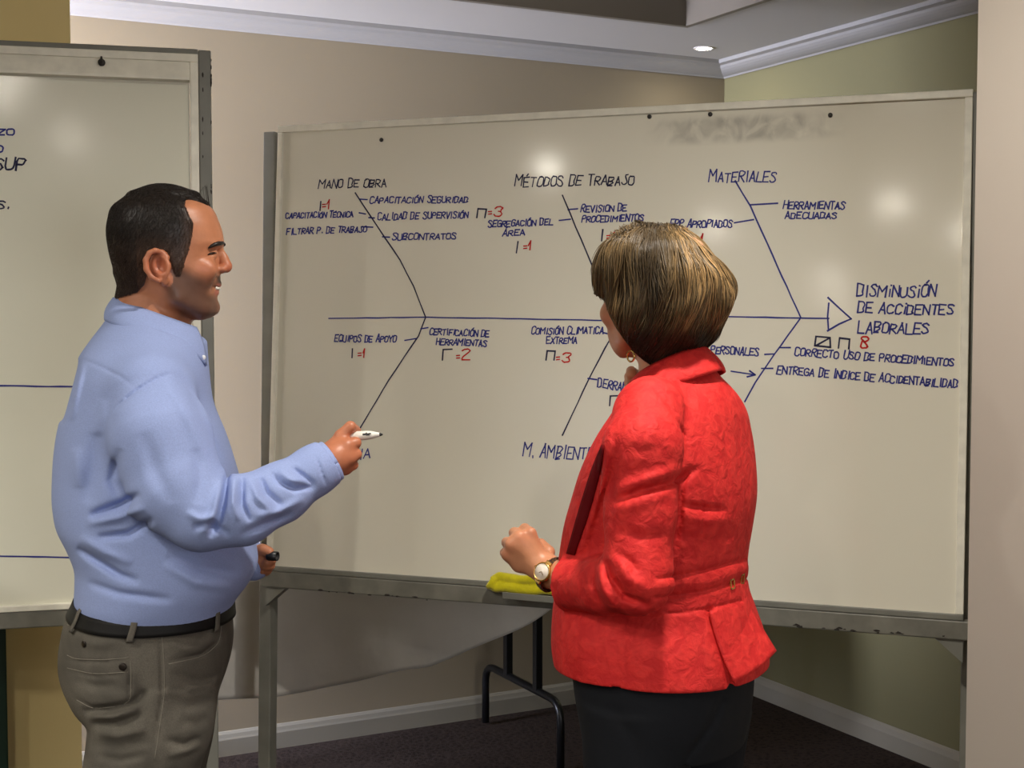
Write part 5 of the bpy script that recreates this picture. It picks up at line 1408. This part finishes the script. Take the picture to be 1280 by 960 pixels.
# ---- trousers and shoes
M['black_cloth'] = woven('black_trouser_cloth', (19, 21, 26), 0.85, 420, 0.1, 0.0005, sheen=0)
tr = Sdf()
tr.add(loft(wr([(770, 716, 930, 0.150, 2.3), (815, 716, 940, 0.168, 2.3), (850, 720, 941, 0.172, 2.3), (885, 725, 938, 0.168, 2.3), (925, 733, 930, 0.150, 2.2)]), fW, sW), 0)
for dy, sg in ((-0.075, 1), (0.075, -1)):
    rows = wr([(880, 728 if sg > 0 else 792, 872 if sg > 0 else 938, 0.088, 2.1), (960, 730 if sg > 0 else 800, 862 if sg > 0 else 926, 0.083, 2.1), (1050, 738 if sg > 0 else 806, 850 if sg > 0 else 915, 0.075, 2.1)], dy)
    l0 = rows[-1]; rows += [(0.42, l0[1], l0[2], 0.064, 0.064, 2), (0.06, l0[1]-0.005, l0[2], 0.066, 0.064, 2)]
    tr.add(loft(rows, fW, sW), 0.012)
    b0 = fW*l0[1]+sW*l0[2]; S = Sdf()
    S.add(loft([(0.0, l0[1]+0.05, l0[2], 0.128, 0.042, 2.3), (0.03, l0[1]+0.05, l0[2], 0.126, 0.041, 2.3), (0.055, l0[1]+0.02, l0[2], 0.09, 0.038, 2.2), (0.09, l0[1]-0.01, l0[2], 0.045, 0.035, 2)], fW, sW), 0)
    sdf_obj('shoe', S, 0.005, M['leather'], woman)
tr.stroke([(905, 870), (890, 905), (862, 945), (850, 965)], 5, 0.008, YW); tr.stroke([(760, 880), (790, 920), (800, 960)], 9, 0.004, YW)
sdf_obj('trousers', tr, 0.004, M['black_cloth'], woman, smooth=1)

# ---- wristwatch
wc = w_(690.5, 718.5, -0.004); axw = w_(700, 726, -0.02)-w_(676, 706, 0.012); axw /= np.linalg.norm(axw)
fr_ = w_(675.8, 713.2, -0.026)-wc; fr_ -= axw*fr_.dot(axw); fr_ /= np.linalg.norm(fr_); ud = np.cross(axw, fr_)
M['strap'] = mat('dark_tortoise_links', (58, 38, 24), 0.3, noise=(120, 0.4))
M['dial'] = mat('silver_dial', (226, 214, 200), 0.25)
RW = 0.0268
wt = MB()
nl = 26
for i in range(nl):
    a = 2*math.pi*i/nl
    if math.cos(a) > 0.86: continue
    d_ = fr_*math.cos(a)+ud*math.sin(a); t_ = -fr_*math.sin(a)+ud*math.cos(a)
    wt.box(wc+d_*(RW+0.003), axw, t_, d_, 0.0070, RW*math.pi/nl*0.86+0.0004, 0.0018, 0.0008)
strap = wt.build('watch_strap', M['strap'], woman); strap['label'] = 'dark brown link strap of the wristwatch'
k = MB()
for i in range(nl):
    a = 2*math.pi*(i+0.5)/nl
    if math.cos(a) > 0.86: continue
    d_ = fr_*math.cos(a)+ud*math.sin(a); t_ = -fr_*math.sin(a)+ud*math.cos(a); k.box(wc+d_*(RW+0.0032), axw, t_, d_, 0.0028, 0.0008, 0.0022, 0.0005)
k.build('strap_links', M['gold_dark'], strap)
cw = wc+fr_*(RW+0.002)
k = MB(); k.lathe(cw, fr_, [(0.0, -0.003), (0.0160, -0.003), (0.0170, 0.0), (0.0168, 0.004), (0.0150, 0.0056), (0.0142, 0.0052), (0.0140, 0.0040), (0.0, 0.0040)], 32); case = k.build('watch_case', M['gold'], woman)
k = MB(); k.lathe(cw, fr_, [(0.0140, 0.0041), (0.0140, 0.0046), (0.0, 0.0047)], 28); k.build('watch_dial', M['dial'], case)
for (an, ln) in ((0.5, 0.0075), (2.3, 0.0055)):
    k = MB(); d_ = axw*math.cos(an)+ud*math.sin(an); k.box(cw+fr_*0.0051+d_*ln*0.45, d_, np.cross(fr_, d_), fr_, ln/2, 0.0005, 0.0002); k.build('watch_hand', M['gold_dark'], case)
for sg in (-1, 1):
    k = MB(); k.box(cw+ud*sg*0.0175-fr_*0.001, axw, ud, fr_, 0.0062, 0.0035, 0.0022, 0.001); k.build('watch_lug', M['gold'], case)
k = MB(); k.lathe(cw-axw*0.0168, -axw, [(0.0018, 0), (0.0020, 0.003), (0.0, 0.0032)], 10); k.build('watch_crown', M['gold'], case)

# ---- yellow duster on the pen tray: folded cloth lying behind the hand
k = MB()
base = (t0+t1)/2; tl = B1.hit(616, 738, 0.012); tr_ = B1.hit(700, 744, 0.012); e_ = (tr_-tl)/np.linalg.norm(tr_-tl); wdt = np.linalg.norm(tr_-tl)
def roll(u0, u1, y0, r0, r1, out, nseg=16, ph=0.0):
    pts = []; rad = []
    for i in range(nseg+1):
        t = i/nseg; pts.append(tl+e_*wdt*(u0+(u1-u0)*t)+np.array([0, 0, 1])*(y0+0.002*math.sin(t*9+ph))+B1.n*out); rad.append((r0+(r1-r0)*t)*(1+0.05*math.sin(t*23+ph))*(0.75 if i in (0, nseg) else 1))
    k.tube(pts, rad, 16)
roll(0.03, 1.0, 0.0120, 0.0150, 0.0110, 0.020); roll(0.08, 0.98, 0.0360, 0.0130, 0.0110, 0.016, ph=1.0); roll(0.00, 0.10, 0.0240, 0.0220, 0.0170, 0.019, 6, 2.0)
o = k.build('duster', M['duster']); tag(o, 'folded yellow cleaning cloth on the pen tray behind the hand with the watch', 'cleaning cloth')
rm = o.modifiers.new('merge', 'REMESH'); rm.mode = 'VOXEL'; rm.voxel_size = 0.003; rm.use_smooth_shade = True
sm_ = o.modifiers.new('soft', 'SMOOTH'); sm_.iterations = 4; sm_.factor = 0.5
